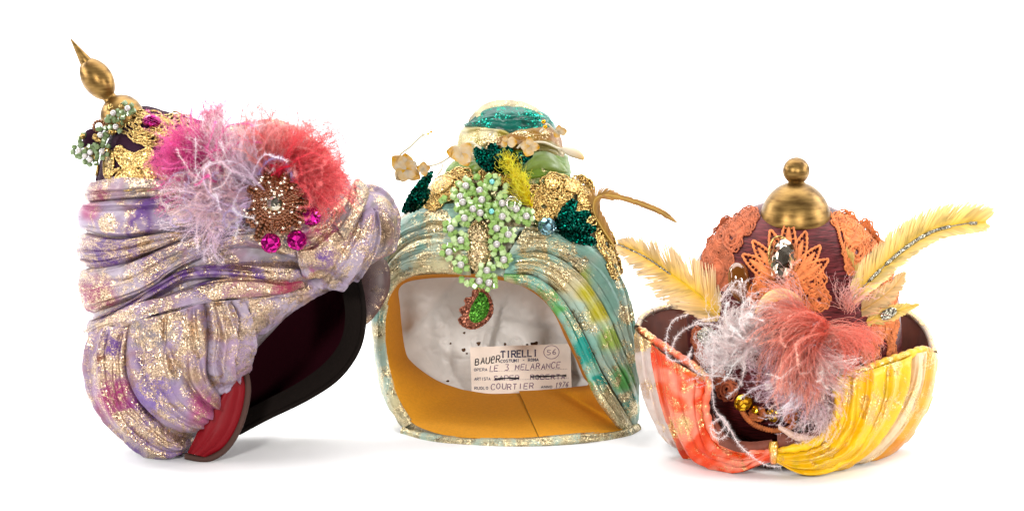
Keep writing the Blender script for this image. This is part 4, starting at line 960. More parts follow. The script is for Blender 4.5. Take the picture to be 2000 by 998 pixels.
# gold lace
LS2 = lambda x, y: S2(x, y) + 15
for i, (cx, cy, rx, ry, ro) in enumerate([(868,372,30,20,-.5), (893,350,28,18,-.4), (850,392,20,14,-.6), (905,378,24,18,.2), (1088,366,30,24,.4), (1125,385,32,24,.6), (1062,404,28,20,.2), (1108,412,26,18,.3), (1150,412,20,26,-.2), (1040,382,24,18,0), (985,348,26,14,0), (1186,478,16,34,-.4), (1200,520,12,24,-.2), (960,345,22,16,.3), (1140,362,22,14,.7)]):
    lace_part('lace_rosette', lambda mb: openwork(H2, mb, cx, cy, rx, ry, LS2, 4, 4, 7, 2.3, i, ro), parent=r2)
for o in ([(846,358),(862,344),(884,348),(878,364),(858,378),(846,374)], [(1066,350),(1080,342),(1092,352),(1086,366),(1070,366)], [(1110,352),(1124,356),(1128,372),(1114,374),(1104,364)], [(1134,378),(1150,384),(1156,400),(1140,402),(1130,390)], [(1046,416),(1066,410),(1080,424),(1066,434),(1048,428)], [(1086,418),(1104,412),(1112,428),(1098,438)], [(962,340),(974,332),(988,338),(984,350),(968,350)]):
    lace_part('lace_leaf', lambda mb: blob(H2, mb, o, LS2, 6, 5), parent=r2)
lace_part('gold_patch', lambda mb: blob(H2, mb, [(918,446),(935,430),(952,446),(958,490),(950,530),(930,530),(918,510),(914,476)], S2, 16, 10), M['gold_fill'], r2)
# sequinned leaves: each lobe is a padded shape paved with overlapping sequins
def sequin_leaf(name, lobes, w_extra, surf, seed=0):
    rs = np.random.RandomState(seed); e = empty(name, r2, H2.T(np.array([lobes[0][0][0], lobes[0][0][1], float(surf(*lobes[0][0])) + w_extra], float))); L0 = np.array(e.location)
    for (a, b, wd) in lobes:
        a = np.array(a, float); b = np.array(b, float); ax = b - a; ln = np.linalg.norm(ax); ax /= ln; nr = np.array([-ax[1], ax[0]])
        mb = MB(); nrow = int(ln / 4.2); th = np.arange(8) * math.pi / 4
        for i in range(nrow + 1):
            t = i / nrow; half = wd * math.sin(math.pi * (.12 + .80 * t)) ** .7; m = max(1, int(half * 2 / 5.2))
            for j in range(m):
                s = (j + .5) / m * 2 - 1
                c = a + ax * ln * t + nr * half * s + rs.randn(2) * .5
                wz = float(surf(c[0], c[1])) + w_extra + 9 * math.sqrt(max(0, 1 - s * s)) * math.sin(math.pi * (.1 + .85 * t)) ** .5
                n = nrm(np.array([[nr[0] * s * .5 + ax[0] * .5 + .25 * rs.randn(), nr[1] * s * .5 + ax[1] * .5 + .25 * rs.randn(), 1.]]))[0]
                u = nrm(np.cross(n, [0, 1., .2])[None])[0]; v_ = np.cross(n, u)
                C = np.array([c[0], c[1], wz]); ring = C + 4.3 * (np.cos(th)[:, None] * u + np.sin(th)[:, None] * v_)
                V = np.vstack([C[None] - n * 1.0, ring]); mb.add(H2.T(V) - L0, None, [(0, 1 + q, 1 + (q + 1) % 8) for q in range(8)])
        mb.build('sequin_lobe', M['sequin'], e, False)
    return e
sequin_leaf('sequin_leaf', [((962,332),(930,290),16), ((964,330),(962,282),15), ((966,330),(996,286),15), ((972,330),(1036,302),14), ((960,330),(1000,334),10)], 20, S2, 1)
sequin_leaf('sequin_leaf', [((790,414),(842,338),12), ((800,410),(838,372),13), ((812,398),(836,342),9)], 22, lambda x, y: S2(np.clip(x, 845, None), y) * .4 + 30, 2)
sequin_leaf('sequin_leaf', [((1092,446),(1122,392),15), ((1094,448),(1150,416),15), ((1094,450),(1162,446),14), ((1096,452),(1164,474),13)], 26, S2, 3)
# green bead garland with pearls
pearls2 = [(910,363),(937,372),(961,355),(899,384),(904,395),(941,390),(981,397),(924,408),(938,416),(960,413),(981,423),(1008,408),(1028,422),(907,426),(880,446),(900,469),(877,492),(900,517),(970,446),(993,458),(970,477),(984,507),(951,528),(936,549),(955,552)]
extra2 = [(862,392),(868,400),(872,386),(884,380),(890,372),(880,396),(896,360),(925,355),(930,348),(945,352),(975,350),(984,356),(990,364),(996,372),(988,380),(970,370),(976,378),(956,378),(918,376),(948,402),(966,402),(990,410),(1016,432),(1024,440),(1034,436),(1036,426),(1006,424),(1010,440),(896,408),(888,414),(890,432),(902,440),(912,440),(886,458),(912,466),(888,478),(908,482),(892,500),(908,504),(898,536),(902,544),(914,538),(920,552),(964,462),(980,462),(960,480),(982,486),(990,494),(962,498),(972,510),(978,520),(966,524),(964,538),(972,546),(942,540),(928,556),(912,552),(1000,390),(952,362)]
d2 = lambda x, y: float(S2(x, y)) + 22
bead_cluster(H2, r2, 'bead_garland', pearls2, extra2[::2], [M['bead_green'], M['bead_lime'], M['bead_green']], d2, 11, 6, 11.5, 5.4, 7.2, aqua=(2, 9))
mb = MB(); cord(H2, mb, [(1000 + 12 * math.cos(a), 396 + 12 * math.sin(a), d2(1000, 396) + 14 + 2 * math.sin(3 * a)) for a in np.linspace(0, 5.7, 9)], 1.6, 50, 6, True)
cord(H2, mb, [(998 + 8 * math.cos(a), 398 + 9 * math.sin(a), d2(1000, 396) + 18) for a in np.linspace(0, 5.7, 9)], 1.5, 50, 6, True); mb.build('wire_ring', M['wire'], r2)
put('blue_bead', unit_gem(18 * H2.s, M['bluegem'], 1, 1, 9), r2, H2.T(np.array([1068., 443, d2(1068, 443) + 8])), frame_at((0, 0, 1), .2))
put('blue_bead_back', unit_ball(17 * H2.s, M['bluegem'], 12, 8), r2, H2.T(np.array([1068., 443, d2(1068, 443) + 2])))
# pendant
pw = float(S2(935, 545)) + 22
pe = empty('pendant', r2, H2.T(np.array([935., 570, pw]))); PL = np.array(pe.location)
def pblob(name, o, h, lift, mat):
    mb = MB(); blob(H2, mb, o, lambda x, y: pw + 0 * np.asarray(x, float), lift, h, 70, 8, 1.8); 
    for i in range(len(mb.v)): mb.v[i] = mb.v[i] - PL
    return mb.build(name, mat, pe)
pblob('red_scallop', [(938,564),(950,570),(960,588),(962,608),(954,624),(940,636),(922,642),(904,636),(896,624),(904,616),(898,604),(910,596),(908,584),(922,580),(924,568)], 5, 0, M['red_glitter'])
pblob('green_heart', [(940,572),(950,582),(954,598),(950,614),(938,626),(924,628),(918,618),(922,600),(932,584)], 6, 6, M['green_glitter'])
mb = MB(); cord(H2, mb, [(936,552,pw),(930,560,pw+3),(938,566,pw+4),(932,574,pw)], 2.4, 30); 
for i in range(len(mb.v)): mb.v[i] = mb.v[i] - PL
mb.build('thread', M['gold_lace'], pe)
# waxed flowers on white stems
WAX = (.62, .54, .40); AMB = (.66, .36, .01)
def flower(name, px, py, w, size, seed, n=5, face=(0, 0, 1)):
    rs = np.random.RandomState(seed); e = empty(name, r2, H2.T(np.array([px, py, w], float))); L0 = np.array(e.location)
    for k in range(n):
        a = 2 * math.pi * k / n + .3 * rs.randn(); L = size * (.75 + .45 * rs.rand()); m, q = 12, 9
        t = np.linspace(0, 1, m)[:, None]; v = np.linspace(-1, 1, q)[None]
        wd = L * .5 * np.sin(np.pi * (t * .9 + .08)) ** .9 * (1 + .12 * rs.randn())
        rad = L * t; zz = 14 * t ** .6 - 10 * t ** 3 * rs.rand() + 7 * v ** 2 * t + 1.5 * np.sin(v * 5 + k) * t
        x = px + math.cos(a) * rad - math.sin(a) * wd * v; y = py + math.sin(a) * rad + math.cos(a) * wd * v
        mix_ = np.clip(t ** 1.4 + .9 * (fbm(x / 6, y / 6, seed) - .4), 0, 1)[..., None]
        c = mixcol(WAX, AMB, mix_ ** 1.3) if rs.rand() < .7 else mixcol(AMB, WAX, mix_)
        mb = MB(); P = np.dstack([x, y, w + zz + 0 * x]); mb.add(H2.T(P) - L0, gridfaces(m, q), col=c); P[..., 2] -= 1; mb.add(H2.T(P) - L0, gridfaces(m, q)[:, ::-1], col=c)
        mb.build('petal', M['petal'], e)
    return e
def stem(name, pts, r=1.9, col=(.60, .54, .40)):
    mb = MB(); cord(H2, mb, pts, r, 60, 6, col=col); return mb.build(name, M['petal'], r2)
flower('wax_flower', 793, 332, 70, 33, 1, 7); flower('wax_flower', 826, 330, 74, 15, 2, 4); flower('wax_flower', 902, 300, 100, 29, 3, 5)
flower('wax_flower', 990, 278, 128, 17, 4, 3); flower('wax_flower', 1036, 286, 130, 22, 5, 4); flower('wax_flower', 1092, 258, 70, 14, 6, 3)
stem('flower_stem', [(792,322,66),(784,312,60),(782,302,58),(800,288,58),(812,276,60),(826,264,62)], 1.9, (.52, .48, .34)); stem('flower_stem', [(800,326,68),(850,322,80),(885,302,96),(915,278,104),(940,290,118)], 2.0)
stem('flower_stem', [(864,320,88),(862,332,90),(852,344,92)], 1.6); stem('flower_stem', [(1010,290,124),(1022,282,126),(1060,278,118),(1090,290,96),(1120,298,80)], 2.0)
stem('flower_stem', [(1092,264,74),(1078,250,84),(1068,242,86),(1062,250,92),(1054,258,96)], 1.6)
mb = MB(); sp_ = spline([(1096,290,92),(1112,296,88),(1128,302,84),(1140,311,80)], 30); tubes(mb, H2.T(sp_), (1.5 + 8 * np.sin(np.linspace(0.1, 3.0, 30)) ** .8) * H2.s, 9, mixcol(WAX, AMB, (np.linspace(0, 1, 30) ** 3 * .8)[None, :, None])); mb.build('wax_bud', M['petal'], r2)
for i, (a, b) in enumerate([(1062, 238), (1065, 248), (842, 258), (836, 262)]): put('stamen_ball', unit_ball((4.4 if i < 2 else 2.6) * H2.s, M['topaz'], 10, 7), r2, H2.T(np.array([a, b, 92. if i < 2 else 62.])))
mb = MB()
for a, b in (((826,264),(842,258)), ((826,264),(836,272)), ((824,266),(828,252))): cord(H2, mb, [(*a, 62), ((a[0]+b[0])/2, (a[1]+b[1])/2 + 1, 63), (*b, 62)], 1.3, 10, 5, col=(.55, .52, .32))
mb.build('tendril', M['petal'], r2)
# yellow marabou tuft, curled brown feather
plume(H2, 'yellow_tuft', r2, [(1040,404,S2(1040,404)+24),(1024,378,S2(1024,378)+30),(1010,350,S2(1010,350)+30),(992,322,S2(992,322)+26)], 150, 44, (.95, .74, .0), (.95, .88, .12), 31, curl=.8, fuzz=8, flen=4, r=(.55, .3), tipcurl=.4)
vane(H2, 'curled_feather', r2, [(1200,482,40),(1176,446,60),(1160,414,66),(1164,388,62),(1192,382,56),(1240,394,48),(1290,414,44),(1324,436,42)], 21, (.42,.22,.02), (.40,.20,.06), 5, 170, .55, 1.6, (.60,.38,.08), .2, [(0,.25),(.1,.9),(.3,1.05),(.45,.8),(.55,.35),(.75,.4),(.9,.38),(1,.08)], .6)
# sewn-in label
lw = lambda x, y: -104 - (760 - np.asarray(y, float)) * .30 + 5 * np.sin((np.asarray(x, float) - 918) / 62.)
la = MB(); uu, vv_ = np.meshgrid(np.linspace(0, 1, 30), np.linspace(0, 1, 16), indexing='ij')
q00, q10, q11, q01 = map(np.array, ((918, 678.), (1114, 671.), (1117, 775.), (922, 782.)))
P = ((1-uu)*(1-vv_))[..., None]*q00 + (uu*(1-vv_))[..., None]*q10 + (uu*vv_)[..., None]*q11 + ((1-uu)*vv_)[..., None]*q01
la.add(H2.T(np.dstack([P, lw(P[..., 0], P[..., 1])])), gridfaces(30, 16)); lab = la.build('maker_label', M['label'], r2)
def text(name, s, x0, y0, x1, y1, h, r, mat, serif=False, seed=0, jit=0.0, slant=0.0, fill=.68):
    rs = np.random.RandomState(seed); n = len(s); mb = MB(); dx = (x1 - x0) / n; sl = (y1 - y0) / (x1 - x0)
    for i, ch in enumerate(s):
        cw = dx * fill; jx, jy = rs.randn(2) * jit; hh = h * (1 + jit * .08 * rs.randn())
        def mp(p, jx=jx, jy=jy, i=i, cw=cw, hh=hh):
            X = x0 + i * dx + p[0] * cw + p[1] * slant * hh + jx; Y = y0 + (X - x0) * sl - p[1] * hh + jy
            return (X, Y, float(lw(X, Y)) + .9)
        for st in GLYPH[ch]:
            q = np.array([mp(p) for p in st]); q = np.vstack([q[k:k+1] * (1 - t) + q[k+1:k+2] * t for k in range(len(q)-1) for t in (0, .5)] + [q[-1:]])
            tubes(mb, H2.T(q), r * H2.s, 4)
        if serif:
            for p in SERIF.get(ch, []):
                a = mp((p[0] - .2, p[1])); b = mp((p[0] + .2, p[1])); tubes(mb, H2.T(np.array([a, ((a[0]+b[0])/2, (a[1]+b[1])/2, a[2]), b])), r * .7 * H2.s, 4)
    return mb.build(name, M[mat], lab)
text('printed_name', 'TIRELLI', 978.5, 698.3, 1052, 695.2, 12.4, 1.25, 'ink_navy', True, fill=.72)
text('printed_line', 'COSTUMI - ROMA', 978, 708, 1053, 704.6, 5.4, .62, 'ink_navy', True)
text('marker_name', 'BAUeR', 928, 713, 979, 707.5, 13, .95, 'ink_black', seed=2, jit=.5, slant=.1)
text('printed_line', 'OPERA', 926, 724.6, 953, 724, 5.4, .5, 'ink_navy'); text('printed_line', 'ARTISTA', 927, 742.4, 959, 742.2, 5.4, .5, 'ink_navy')
text('printed_line', 'RUOLO', 927, 760.4, 955, 760.2, 5.4, .5, 'ink_navy'); text('printed_line', 'ANNO', 1057, 757.6, 1080, 757.2, 4.6, .5, 'ink_navy')
text('handwriting', 'LE 3 MELARANCE', 956, 725.2, 1097, 718.4, 11, .68, 'ink_violet', seed=3, jit=.5, slant=.12)
text('handwriting', 'SAPER', 965, 742.5, 1017, 741.4, 9, .68, 'ink_violet', seed=4, jit=.4); text('handwriting', 'ROBERTA', 1036, 741.4, 1107, 739.5, 9, .68, 'ink_violet', seed=5, jit=.4)
text('handwriting', 'COURTIER', 959, 760.5, 1044, 758.5, 10.5, .72, 'ink_violet', seed=6, jit=.4, slant=.08); text('handwriting', '1976', 1083, 757, 1111, 755, 9.5, .62, 'ink_violet', seed=7, jit=.3, slant=.25)
text('handwriting', '56', 1068, 692.6, 1090, 691.6, 9, .6, 'ink_violet', seed=8, jit=.2)
mb = MB(); cord(H2, mb, [(1077 + 15 * math.cos(a), 687.5 + 13 * math.sin(a), float(lw(1077 + 15 * math.cos(a), 687.5 + 13 * math.sin(a))) + .9) for a in np.linspace(0, 5.8, 11)], .55, 60, 4, True); mb.build('ink_circle', M['ink_violet'], lab)
mb = MB(); rs = np.random.RandomState(3)
for xa, xb, yc in ((966, 1014, 739.5), (1036, 1106, 735.5)):
    for k in range(4): cord(H2, mb, [(xx, yc + rs.randn() * 1.0 - (xx - xa) * .02, float(lw(xx, yc)) + 1.2) for xx in np.linspace(xa, xb, 6)], .8, 30, 4)
mb.build('crossing_out', M['ink_black'], lab)
mb = MB()
for xa, xb, yc in ((956, 1108, 725.5), (962, 1110, 742.8), (1083, 1112, 758)):
    for xx in np.arange(xa, xb, 3.2): cord(H2, mb, [(xx, yc - (xx - xa) * .035, float(lw(xx, yc)) + .9), (xx + .7, yc - (xx - xa) * .035, float(lw(xx, yc)) + .9), (xx + 1.4, yc - (xx - xa) * .035, float(lw(xx, yc)) + .9)], .32, 3, 4)
mb.build('dotted_line', M['ink_navy'], lab)
# ================================================================== HAT 3: domed maroon cap inside a coral and yellow swathed brim
H3 = Hat('turban_hat', (1450, 918), 165, (1535, 900), 'round maroon cap with brass knob set inside a coral and yellow swathed brim', 'hat')
r3 = H3.root
dome = Body([(1555,388),(1623,404),(1677,437),(1720,487),(1748,545),(1759,615),(1760,700),(1740,790),(1660,850),(1540,868),(1430,846),(1362,770),(1344,680),(1342,600),(1352,535),(1376,484),(1425,428),(1481,399)], (1555, 640), 205, 205, 2.2)
mb = MB(); x, y, w, f = dome.part(H3, True, 240, 60); mb.add(H3.T(np.stack([x, y, w], -1)), f); x, y, w, f = dome.part(H3, False, 240, 40); mb.add(H3.T(np.stack([x, y, w], -1)), f[:, ::-1])
mb.build('cap', M['crown'], r3)
D3 = dome.h
_hw = np.array([(600,292),(640,294),(700,290),(790,274),(850,236),(890,186),(918,110),(930,90)], float); _A3 = np.array([(600,225),(650,238),(750,252),(850,236),(890,214),(930,180)], float)
def S3(x, y):
    x = np.asarray(x, float); y = np.asarray(y, float)
    t = np.abs(x - 1533) / np.interp(y, _hw[:, 0], _hw[:, 1])
    return np.interp(y, _A3[:, 0], _A3[:, 1]) * np.clip(1 - t ** 2.2, 0, 1) ** .5
CORAL = (.84, .22, .16); RED = (.80, .15, .11); PKC = (.90, .36, .28); CRE = (.68, .56, .50); YLW = (.93, .50, .005); YL2 = (.95, .58, .02); ORG = (.80, .30, .02); PCH = (.82, .56, .34)
def sw(name, A, B, pal, surf=S3, **k):
    k['wrinkle'] = .45; return cloth(H3, name, r3, M['brocade_warm'], A, B, surf, paint=pal, **k)
sw('brim_swathe', [(1246,638),(1250,720),(1266,790),(1304,850),(1330,874)], [(1278,668),(1287,720),(1302,780),(1322,840),(1342,884)], palette([CRE, (.72,.62,.58), CRE], 50, 1, gold=.02, goldblobs=[(1250,660,34,.9),(1264,760,24,.5)], edges=.5), bulge=10, pleats=1.4, seed=1, amp=5)
sw('brim_swathe', [(1274,666),(1284,720),(1298,780),(1318,838),(1348,890),(1420,912),(1504,902)], [(1384,742),(1378,790),(1386,835),(1404,864),(1440,878),(1480,880),(1508,874)], palette([CORAL, RED, PKC, CORAL], 60, 2, [(1360,720,26,(.55,.20,.08))], .04, [(1335,720,22,.5),(1325,830,32,.6),(1375,800,20,.4),(1440,895,34,.35)], edges=.15), bulge=18, pleats=3.0, seed=2, amp=16, drift=.25, wrinkle=1.3, nv=90)
sw('brim_swathe', [(1638,742),(1636,790),(1628,830),(1604,860),(1566,876),(1526,882),(1508,876)], [(1782,690),(1774,750),(1748,810),(1704,866),(1644,906),(1580,914),(1510,902)], palette([YLW, YL2, YLW, (.72,.45,.0)], 60, 3, [(1730,720,40,YL2)], .06, [(1650,780,20,.55),(1710,800,40,.6),(1660,745,30,.7),(1740,715,24,.6),(1600,880,40,.45)], edges=.1), bulge=20, pleats=3.4, seed=3, amp=15, drift=.25, wrinkle=1.3, nv=100)
sw('brim_swathe', [(1780,690),(1772,750),(1745,810),(1700,866),(1640,904)], [(1804,684),(1796,750),(1770,815),(1720,874),(1664,908)], palette([PCH, (.85,.66,.46)], 60, 4, gold=.2, goldblobs=[(1780,790,34,.7)]), bulge=10, pleats=1.3, seed=4, amp=6, drift=.2)
sw('brim_swathe', [(1801,684),(1793,750),(1767,815),(1718,874),(1662,908)], [(1824,690),(1820,750),(1800,810),(1756,868),(1704,896)], palette([ORG, (.82,.42,.08), ORG], 60, 5, gold=.06, goldblobs=[(1815,700,26,.7),(1780,800,26,.5)]), bulge=9, pleats=1.5, seed=5, amp=5, drift=.2)
sw('centre_knot', [(1502,862,215),(1500,882,215),(1504,904,205)], [(1520,862,215),(1522,882,215),(1518,904,205)], palette([PKC, YLW], 20, 6, gold=.6), None, bulge=10, pleats=1.4, seed=6, amp=4, nu=40, nv=30)
def brim_roll(pts, r, pal, seed):
    p = spline([(x, y, float(S3(x, y)) + 3) for x, y in pts], 160); k = np.arange(160.)
    rr = r * (1 + .5 * (fbm(k / 7, seed + .5) - .5) + .12 * np.sin(k * .9)) * np.minimum(1, np.minimum(k + 4, 163 - k) / 12) * H3.s
    c, g = pal(p[:, 0], p[:, 1]); mb = MB(); tubes(mb, H3.T(p), rr, 12, c[None]); mb.g[-1] = np.repeat(g, 12); mb.build('brim_roll', M['brocade_warm'], r3)
brim_roll([(1248,640),(1274,662),(1330,698),(1382,742),(1378,790),(1388,835),(1408,862),(1446,878),(1500,884)], 8, palette([CORAL, PKC, CORAL], 40, 3, gold=.12, goldblobs=[(1250,650,40,.8),(1370,730,30,.5)]), 1)
brim_roll([(1822,690),(1802,684),(1780,690),(1715,712),(1640,742),(1637,790),(1628,828),(1604,856),(1566,872),(1516,880)], 8.5, palette([YLW, YL2, YLW], 40, 4, [(1815,690,24,ORG)], .15, [(1670,730,40,.6),(1740,706,40,.5)]), 2)
# far half of the brim, outside and lining
def sheet(name, A, B, mat, dw, n=120, k=16, seed=0, amp=3):
    a = spline(A, n); b = spline(B, n); v = np.linspace(0, 1, k)[None, :, None]; P = a[:, None] * (1 - v) + b[:, None] * v
    P[..., 2] += dw + amp * (np.abs(np.sin(np.linspace(0, 40, n)))[:, None] - .5) + 6 * np.sin(np.linspace(0, math.pi, k))[None]
    mb = MB(); c, g = palette([CRE, (.5,.3,.2)], 60, 3, gold=.2)(P[..., 0], P[..., 1]); mb.add(H3.T(P), gridfaces(n, k), col=c, gold=g); return mb.build(name, mat, r3)
rimA = [(1244,640,0),(1258,616,-80),(1300,600,-160),(1400,588,-225),(1533,582,-250),(1670,588,-225),(1762,606,-165),(1806,640,-85),(1826,690,0)]
rimB = [(1272,790,0),(1300,775,-120),(1350,765,-170),(1420,758,-200),(1533,752,-210),(1650,758,-200),(1720,765,-165),(1775,785,-90),(1800,800,0)]
sheet('brim_lining', rimA, rimB, M['brown_lining'], 0, seed=1, amp=6); sheet('brim_back', rimA, rimB, M['brocade_warm'], -12)
mb = MB(); p = spline(rimA, 140); rr = 6.5 * (1 + .3 * (fbm(np.arange(140) / 5., 2.5) - .5)) * H3.s; tubes(mb, H3.T(p), rr, 8, np.array(CRE), .55); mb.build('rim_roll', M['brocade_warm'], r3)
rsf = np.random.RandomState(8); mb = MB(); 
fr = []
for k in range(70):
    i = rsf.randint(0, 139); q = p[i]; L = 4 + 12 * rsf.rand(); a = -1.57 + .9 * rsf.randn(); fr.append([q, q + [L * .5 * math.cos(a), L * .5 * math.sin(a), 2], q + [L * math.cos(a + .5), L * math.sin(a + .5), 3]])
for s_ in fr: cord(H3, mb, s_, .5, 6, 3)
mb.build('frayed_thread', M['grey_glitter'], r3)['kind'] = 'stuff'
th = np.linspace(0, 2 * math.pi, 120, endpoint=False)[:, None]; rr_ = np.linspace(0.001, 1.0, 20)[None]
x = 1533 + 226 * rr_ * np.cos(th); w = -20 + 190 * rr_ * np.sin(th); y = 868 + .1736 * w - 420 * np.clip(rr_ - .72, 0, 1) ** 1.4 * (1 - sm(-.1, .6, np.sin(th)))
mb = MB(); mb.add(H3.T(np.stack([x, y, w], -1)), gridfaces(120, 20, True)); mb.build('brim_floor', M['brown_lining'], r3)
# inside floor of the notch
sheet('notch_lining', [(1392,806,196),(1420,850,206),(1460,862,212),(1508,858,214)], [(1404,868,214),(1440,882,216),(1480,884,214),(1508,878,212)], M['brown_lining'], 0, 40, 8, amp=1)
sheet('notch_lining', [(1518,846,214),(1560,846,212),(1600,836,206),(1632,806,196)], [(1518,880,212),(1560,878,214),(1600,864,214),(1630,830,206)], M['brown_lining'], 0, 40, 8, amp=1)
sheet('beige_underband', [(1520,828,216),(1560,846,218),(1600,850,214),(1630,836,204)], [(1520,838,216),(1560,862,218),(1604,862,214),(1632,850,204)], M['pink_lining'], 4, 40, 8, amp=1)
# brass knob
fin = empty('finial', r3, H3.T(np.array([1553., 430, 60]))); FR = fin.location.copy()
def fp(name, p0, prof):
    o = lathe(H3, name, None, M['brass'], p0, (-.03, 1, -.12), prof, 56); o.parent = fin; o.location = -FR; return o
fp('ball', (1556, 307, 84), [(27 - 26.5 * math.cos(a), 26.5 * math.sin(a)) for a in np.linspace(.02, 2.62, 26)] + [(51, 12), (53, 13)])
fp('cupola', (1556, 352, 80), [(0, 13), (2, 15)] + [(3 + 82 * (1 - math.cos(a)), 71 * math.sin(a)) for a in np.linspace(.25, 1.5708, 28)] + [(90, 70), (92, 66)])
# orange lace fan of pointed leaves
DL = lambda x, y: D3(x, y) + 0.5
rs = np.random.RandomState(2)
def lace_leaf(mb, base, tip, wd):
    a = np.array(base, float); b = np.array(tip, float); ax = b - a; ln = np.linalg.norm(ax); ax /= ln; nr = np.array([-ax[1], ax[0]])
    t = np.linspace(0, 1, 12); prof = wd * np.sin(np.pi * (t * .86 + .14)) ** .8; prof[-1] = 0
    L = a + ax * (ln * t)[:, None] + nr * prof[:, None]; R_ = a + ax * (ln * t)[:, None] - nr * prof[:, None]
    o = np.vstack([L, R_[::-1][1:]])
    p = np.column_stack([o, DL(o[:, 0], o[:, 1]) + 4]); cord(H3, mb, p, 2.5, 60, 6, bump=.25)
    ti = np.linspace(.05, .8, 14)[:, None]; v = np.linspace(-1, 1, 7)[None]; half = .52 * wd * np.sin(np.pi * (ti * 1.05 + .12)) ** .7
    x = a[0] + ax[0] * ln * ti + nr[0] * half * v; y = a[1] + ax[1] * ln * ti + nr[1] * half * v
    mb.add(H3.T(np.dstack([x, y, DL(x, y) + 3 + 3.5 * (1 - v ** 2)])), gridfaces(14, 7))
    for k in range(1, 10):
        tk = k / 10.5; pr = wd * math.sin(math.pi * (tk * .86 + .14)) ** .8
        for s_ in (-1, 1):
            c0 = a + ax * ln * tk + nr * s_ * pr * .4; c1 = a + ax * ln * (tk + .02) + nr * s_ * pr * 1.0; m_ = (c0 + c1) / 2
            tubes(mb, H3.T(np.array([[*q, float(DL(*q)) + 4] for q in (c0, m_, c1)])), 1.2 * H3.s, 4)
BASE = (1538, 560)
for tx, ty, wd in ((1450,497,15), (1470,470,14), (1505,449,14), (1541,421,15), (1574,452,14), (1602,480,14), (1618,507,14)):
    bx = BASE[0] + (tx - BASE[0]) * .22; by = BASE[1] + (ty - BASE[1]) * .22
    lace_part('lace_leaf', lambda mb: lace_leaf(mb, (bx, by), (tx, ty), wd), M['orange_lace'], r3)
for i, (cx, cy, rx, ry) in enumerate([(1500,548,24,22), (1545,570,28,24), (1585,548,26,24), (1510,590,26,20), (1560,610,28,20), (1480,575,18,20), (1600,585,20,20)]):
    lace_part('lace_rosette', lambda mb: openwork(H3, mb, cx, cy, rx, ry, DL, 4, 3, 8, 2.0, i), M['orange_lace'], r3)
def spiral(mb, cx, cy, R_, turns, lift, r=3.2, ph=0, sq=1.0):
    t = np.linspace(0, 1, 70); a = ph + t * turns * 6.283; q = R_ * (1 - .82 * t)
    x = cx + q * np.cos(a) * sq; y = cy + q * np.sin(a); tubes(mb, H3.T(np.column_stack([x, y, DL(x, y) + lift])), r * H3.s * (1 + .2 * np.sin(np.arange(70) * 2.)), 6)
def scallops(mb, pts, r, lift, n=22):
    p = spline(pts, n * 4)
    for i in range(0, n * 4 - 4, 4):
        a, b = p[i], p[i + 4]; m_ = (a + b) / 2; d = b - a; nr = np.array([-d[1], d[0]])
        q = np.array([a, a * .75 + b * .25 + nr * .5, m_ + nr * .65, a * .25 + b * .75 + nr * .5, b]); tubes(mb, H3.T(np.column_stack([q, DL(q[:, 0], q[:, 1]) + lift])), r * H3.s, 5)
    tubes(mb, H3.T(np.column_stack([p, DL(p[:, 0], p[:, 1]) + lift])), r * H3.s, 5)
def lace_panel(name, motifs, edges, mat, seed):
    def fn(mb):
        for i, (cx, cy, R_, sq, kind) in enumerate(motifs):
            if kind == 0: spiral(mb, cx, cy, R_, 2.2, 3, 2.4, i * 1.3, sq); openwork(H3, mb, cx, cy, R_ * sq * 1.15, R_ * 1.15, DL, 2, 1, 9, 1.7, seed + i)
            elif kind == 1: openwork(H3, mb, cx, cy, R_ * sq, R_, DL, 2, 5, 7, 1.8, seed + i)
            else: blob(H3, mb, [(cx + R_ * sq * math.cos(a), cy + R_ * math.sin(a)) for a in np.linspace(0, 5.6, 9)], DL, 1.5, 2, 40, 6, 1.8)
        for e in edges: scallops(mb, e, 1.6, 3)
    return lace_part(name, fn, M[mat], r3)
lace_panel('lace_panel', [(1452,436,22,.9,1), (1428,466,22,.8,0), (1404,494,20,.75,1), (1398,530,24,.7,2), (1382,512,16,.6,0), (1410,548,18,.6,1), (1372,556,16,.5,1), (1366,600,18,.4,0), (1440,448,18,.8,2), (1392,480,18,.6,1), (1368,530,14,.5,1), (1424,510,14,.6,1), (1465,420,16,1,1), (1408,462,18,.7,0), (1362,560,16,.4,1), (1390,570,18,.6,0), (1378,590,16,.5,1), (1420,440,16,.8,1), (1380,500,14,.5,2)], [[(1478,418),(1462,440),(1448,462),(1432,490),(1418,512),(1424,536),(1412,566)]], 'burnt_lace', 40)
lace_panel('lace_panel', [(1648,430,18,1.2,1), (1668,458,22,.9,2), (1672,492,24,.85,0), (1702,470,20,.7,1), (1718,510,22,.6,0), (1690,530,20,.8,1), (1720,556,20,.6,1), (1735,600,24,.45,0), (1740,650,24,.4,1), (1742,690,20,.4,1), (1715,650,20,.6,1), (1700,690,20,.7,0), (1690,448,18,.8,1), (1716,486,18,.6,1), (1735,530,18,.5,1), (1746,570,20,.4,1), (1710,590,20,.6,0), (1686,560,18,.7,1), (1660,440,16,.8,0), (1720,620,18,.6,1), (1748,630,20,.35,1), (1735,720,20,.5,1), (1665,520,16,.8,1)], [[(1622,414),(1636,440),(1642,464),(1650,490),(1654,510),(1668,530)]], 'orange_lace', 60)
for m_ in [(1640,790,20,.7,1), (1630,820,16,.7,0), (1400,735,18,.8,1), (1420,760,18,.9,0), (1370,700,22,.6,1), (1362,660,20,.5,1), (1390,690,18,.7,2)]:
    lace_panel('lace_rosette', [m_], [], 'burnt_lace', 80 + m_[0])
